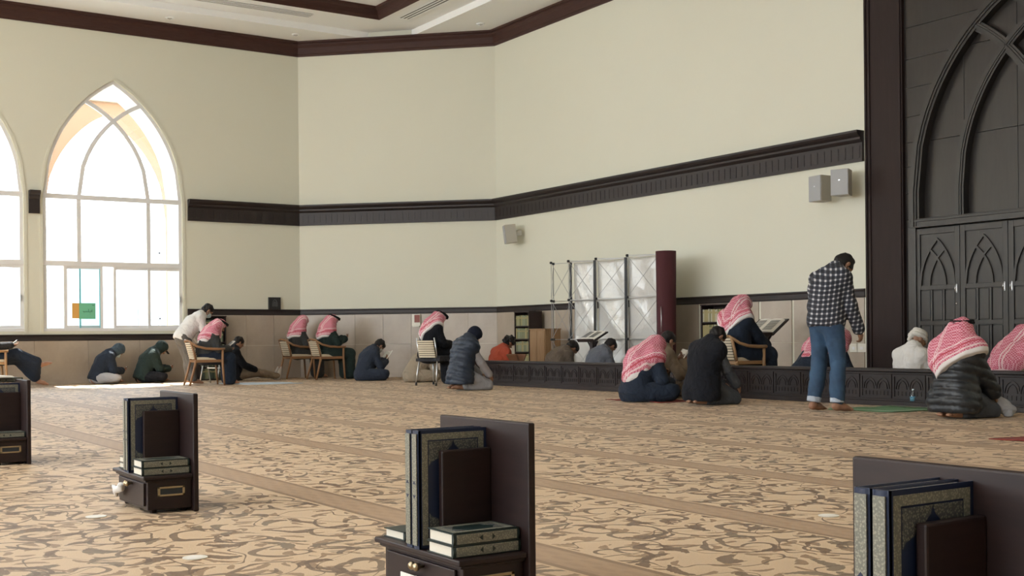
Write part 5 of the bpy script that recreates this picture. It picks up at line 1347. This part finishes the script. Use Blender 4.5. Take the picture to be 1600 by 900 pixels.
for i in range(4):
    x0, x1 = xs[i], xs[i + 1]; xm = (x0 + x1) / 2; ym = bow(xm) - .34
    if i == 0: x0 += .0; ym = bow(cols[0]) - .30
    yb0 = bow(x0) if i else bow(cols[0]) - .1
    for z in ZR:
        MB().lathe([(.02, -.02), (.026, 0), (.02, .02)], 8, (xm, ym, z)).build('hub', 'black_plastic', t)
        if i: strut((x0, yb0, z), (xm, ym, z), .008, 'steel', 'strut'); strut((x1, bow(x1), z), (xm, ym, z), .008, 'steel', 'strut'); strut((x0, yb0 - .015, z), (x1, bow(x1) - .015, z), .0085, 'white_frame', 'strut')
        else: strut((x0, yb0, z), (x1, bow(x1), z), .006, 'steel', 'strut'); MB().lathe([(.02, -.02), (.026, 0), (.02, .02)], 8, (x0, yb0, z)).build('hub', 'black_plastic', t)
    for z0, z1 in zip(ZR, ZR[1:]):
        strut((x0, yb0, z0), (xm, ym, z1), .0035, 'speaker_grey', 'cross_strut'); strut((xm, ym, z0), (x0, yb0, z1), .0035, 'speaker_grey', 'cross_strut')
        strut((x1, bow(x1), z0), (xm, ym, z1), .0035, 'speaker_grey', 'cross_strut'); strut((xm, ym, z0), (x1, bow(x1), z1), .0035, 'speaker_grey', 'cross_strut')
    strut((xm, ym, ZR[0]), (xm, ym, ZR[-1]), .003, 'speaker_grey', 'upright')
strut((xs[0], bow(cols[0]) - .1, ZR[0]), (xs[0], bow(cols[0]) - .1, ZR[-1]), .005, 'black_plastic', 'upright')
# curved burgundy end panel
vs = []; nn = 14
for iz, z in enumerate((.03, .5, 1.0, 1.5, 2.12)):
    for k in range(nn + 1):
        a = -2.3 + 3.0 * k / nn; r = .155 - .02 * (2.08 - z) / 2.05; vs.append((cols[-1] + .14 + r * math.cos(a), YD + .02 + r * 1.0 * math.sin(a), z))
fs = [(i * (nn + 1) + k, i * (nn + 1) + k + 1, (i + 1) * (nn + 1) + k + 1, (i + 1) * (nn + 1) + k) for i in range(4) for k in range(nn)]
o = MB().raw(vs, fs).build('end_panel', 'burgundy', t, True); o['label'] = 'curved burgundy fabric end panel'; so = o.modifiers.new('th', 'SOLIDIFY'); so.thickness = .006
MB().tube([(cols[-1] + .20, YD - .145, 1.25), (cols[-1] + .235, YD - .17, 1.1), (cols[-1] + .235, YD - .17, .95), (cols[-1] + .20, YD - .145, .86)], .006, 6).build('handle_strap', 'steel', t, True)

# ------------------------------------------------------------------ things on the walls
def speaker(label, loc, rz, tilt):
    t = thing('wall_speaker', label, 'speaker', loc, rz, 'grey speakers on the front wall'); t.rotation_euler = (tilt, 0, rz)
    MB().prism([(-.13, -.20, -.18), (.13, -.20, -.18), (.085, .02, -.18), (-.085, .02, -.18)], (0, 0, .36)).build('cabinet', 'speaker_body', t, bevel=.006)
    MB().box((-.125, -.212, -.175), (.125, -.20, .175)).build('grille', 'speaker_grey', t, bevel=.004); MB().box((-.012, -.216, .02), (.012, -.212, .035)).build('badge', 'steel', t); MB().box((-.03, .015, -.05), (.03, .13, .05)).build('bracket', 'speaker_body', t)
p = at(806, Y=12.9); speaker('grey wall speaker on its own above the narrow bookcase', (p[0], 12.90, 2.82), -.45, .12)
p = at(1292, Y=12.9); speaker('left of the two grey wall speakers beside the pillar', (p[0], 12.92, 2.83), -.15, 0)
p = at(1322, Y=12.9); speaker('right of the two grey wall speakers, the one next to the pillar', (p[0] - .0, 12.92, 2.87), .30, 0)
t = thing('wall_box', 'small black box with faint arched emblem on the rail of the left wall', 'box', (LX + .0, 9.52, 1.42))
MB().box((.0, -.13, 0), (.05, .13, .25)).build('case', 'black_plastic', t, bevel=.004); simple('emblem_grey', (.12, .13, .14), .5)
m_ = MB(); ap = [(.052, -.05, .06), (.052, -.05, .13), (.052, -.03, .18), (.052, 0, .205), (.052, .03, .18), (.052, .05, .13), (.052, .05, .06)]; m_.tube(ap, .004, 5); m_.tube([(.052, -.025, .06), (.052, -.025, .13), (.052, 0, .165), (.052, .025, .13), (.052, .025, .06)], .004, 5); m_.tube([(.052, 0, .06), (.052, 0, .15)], .004, 5); m_.build('emblem', 'emblem_grey', t)
# switch plates near the pillar
for px, wd, l in ((1334, .07, 'narrow white wall plate on the marble by the pillar'), (1346.5, .085, 'wider white double socket plate nearest the pillar')):
    p = at(px, Y=13.08); t = thing('wall_socket', l, 'socket', (p[0], FY - .016, .60), 0, 'plates by the pillar'); MB().box((-wd, -.012, -.055), (wd, 0, .065)).build('plate', 'socket_white', t, bevel=.003); MB().box((-wd * .3, -.014, -.02), (wd * .3, -.012, .02)).build('inset', 'white_frame', t)
# dispenser on the angled wall
u_ = .60; p = (LX + (CX - LX) * u_, CY + (FY - CY) * u_); t = thing('wall_dispenser', 'small white wall dispenser with red-brown front on the angled wall', 'dispenser', (p[0] + .012, p[1] - .012, 1.05), math.pi / 4)
MB().box((-.09, -.05, 0), (.09, -.006, .24)).build('case', 'socket_white', t, bevel=.006); simple('redbrown', (.22, .05, .035), .5); MB().box((-.035, -.056, .07), (.08, -.05, .225)).build('front', 'redbrown', t, bevel=.003); MB().box((-.07, -.07, -.02), (.07, -.02, 0)).build('tray', 'socket_white', t)

# ------------------------------------------------------------------ small things on the floor
def mat_(name, label, corners, m_, z=.006, border=None):
    t = thing(name, label, 'mat', (0, 0, 0)); cx = sum(c[0] for c in corners) / 4; cy = sum(c[1] for c in corners) / 4; t.location = (cx, cy, 0)
    c = [(x - cx, y - cy) for x, y in corners]; n = 14; vs = []
    for i in range(n + 1):
        for j in range(n + 1):
            u, v = i / n, j / n; x = (c[0][0] * (1 - u) + c[1][0] * u) * (1 - v) + (c[3][0] * (1 - u) + c[2][0] * u) * v; y = (c[0][1] * (1 - u) + c[1][1] * u) * (1 - v) + (c[3][1] * (1 - u) + c[2][1] * u) * v
            vs.append((x, y, z + .008 * max(0, math.sin(x * 13 + y * 7) * math.sin(y * 11 - x * 5))))
    fs = [(i * (n + 1) + j, (i + 1) * (n + 1) + j, (i + 1) * (n + 1) + j + 1, i * (n + 1) + j + 1) for i in range(n) for j in range(n)]
    o = MB().raw(vs, fs).build('cloth', m_, t, True); so = o.modifiers.new('th', 'SOLIDIFY'); so.thickness = .006; so.offset = -1
    if border:
        b = MB(); e = .88
        for k in range(4):
            a, d = c[k], c[(k + 1) % 4]; b.prism([(a[0], a[1], z + .008), (d[0], d[1], z + .008), (d[0] * e, d[1] * e, z + .009), (a[0] * e, a[1] * e, z + .009)], (0, 0, .001))
        b.build('border', border, t)
    return t
cloth('matgreen_pale', (0.36, 0.46, 0.34))
mat_('prayer_mat', 'green prayer mat on the carpet in front of the standing man', [(-8.62, 9.72), (-7.85, 9.80), (-7.75, 10.55), (-8.50, 10.60)], 'matgreen_cloth', border='matgreen_pale')
mat_('prayer_mat', 'red mat under the man in red headcloth with white hem', [(-11.75, 9.2), (-10.75, 9.25), (-10.75, 9.85), (-11.7, 9.85)], 'matred_cloth')
mat_('prayer_mat', 'red mat at the right edge of the picture', [(-5.42, 7.85), (-4.9, 7.85), (-4.9, 8.3), (-5.35, 8.3)], 'matred_cloth')
mat_('floor_sheet', 'pale blue sheet spread on the carpet near the armchairs at the left', [(-21.2, 7.55), (-20.1, 7.75), (-20.0, 8.75), (-20.9, 8.65)], 'sheet_cloth')
p = at(1426, t=12.85); t = thing('water_bottle', 'small clear water bottle standing on the carpet near the barrier', 'bottle', p)
MB().lathe([(.030, 0), (.032, .01), (.031, .05), (.033, .06), (.033, .12), (.030, .14), (.014, .172), (.013, .18)], 18).build('body', 'bottle_plastic', t, True); MB().lathe([(.0335, .065), (.0335, .115)], 18).build('label', 'bottle_label', t, True); MB().lathe([(.015, .178), (.015, .195), (.013, .197)], 14).build('cap', 'bottle_cap', t, True)
dm = MB().lathe([(.045, 0), (.045, .0025), (.0, .003)], 28).mesh('disc', 'socket_white'); rm = MB().lathe([(.030, .0028), (.030, .0034), (.0, .0034)], 24).mesh('print', 'white_paper')
for (x, y), l in zip(((-5.51, 1.401), (-4.247, 1.429), (-3.56, 4.013)), ('round white floor sticker left of the book stand with the tissue', 'round white floor sticker between the left and middle book stands', 'round white floor sticker on the carpet at the right')):
    t = thing('floor_sticker', l, 'sticker', (x, y, .001), 0, 'round floor stickers'); inst(dm, 'disc', t); inst(rm, 'print', t)
# low wooden things behind the left end of the barrier
p = at(803, Y=11.45); t = thing('floor_book_rest', 'low dark wooden book rest behind the barrier beside the child', 'book rest', (p[0], 11.4, 0), .1)
for s_ in (-1, 1):
    o = MB().box((-.26, -.012, 0), (.26, .012, .56)).build('board', 'dark_oak', t, bevel=.004); o.location = (0, -s_ * .13, 0); o.rotation_euler = (-s_ * .45, 0, 0)
p = at(741.5, Y=11.15); t = thing('storage_box', 'small dark box standing at the left end of the barrier', 'box', (p[0], 11.1, 0)); MB().box((-.12, -.08, 0), (.12, .08, .46)).build('body', 'dark_wood', t, bevel=.005); MB().box((-.13, -.09, .46), (.13, .09, .49)).build('lid', 'dark_wood', t, bevel=.004)
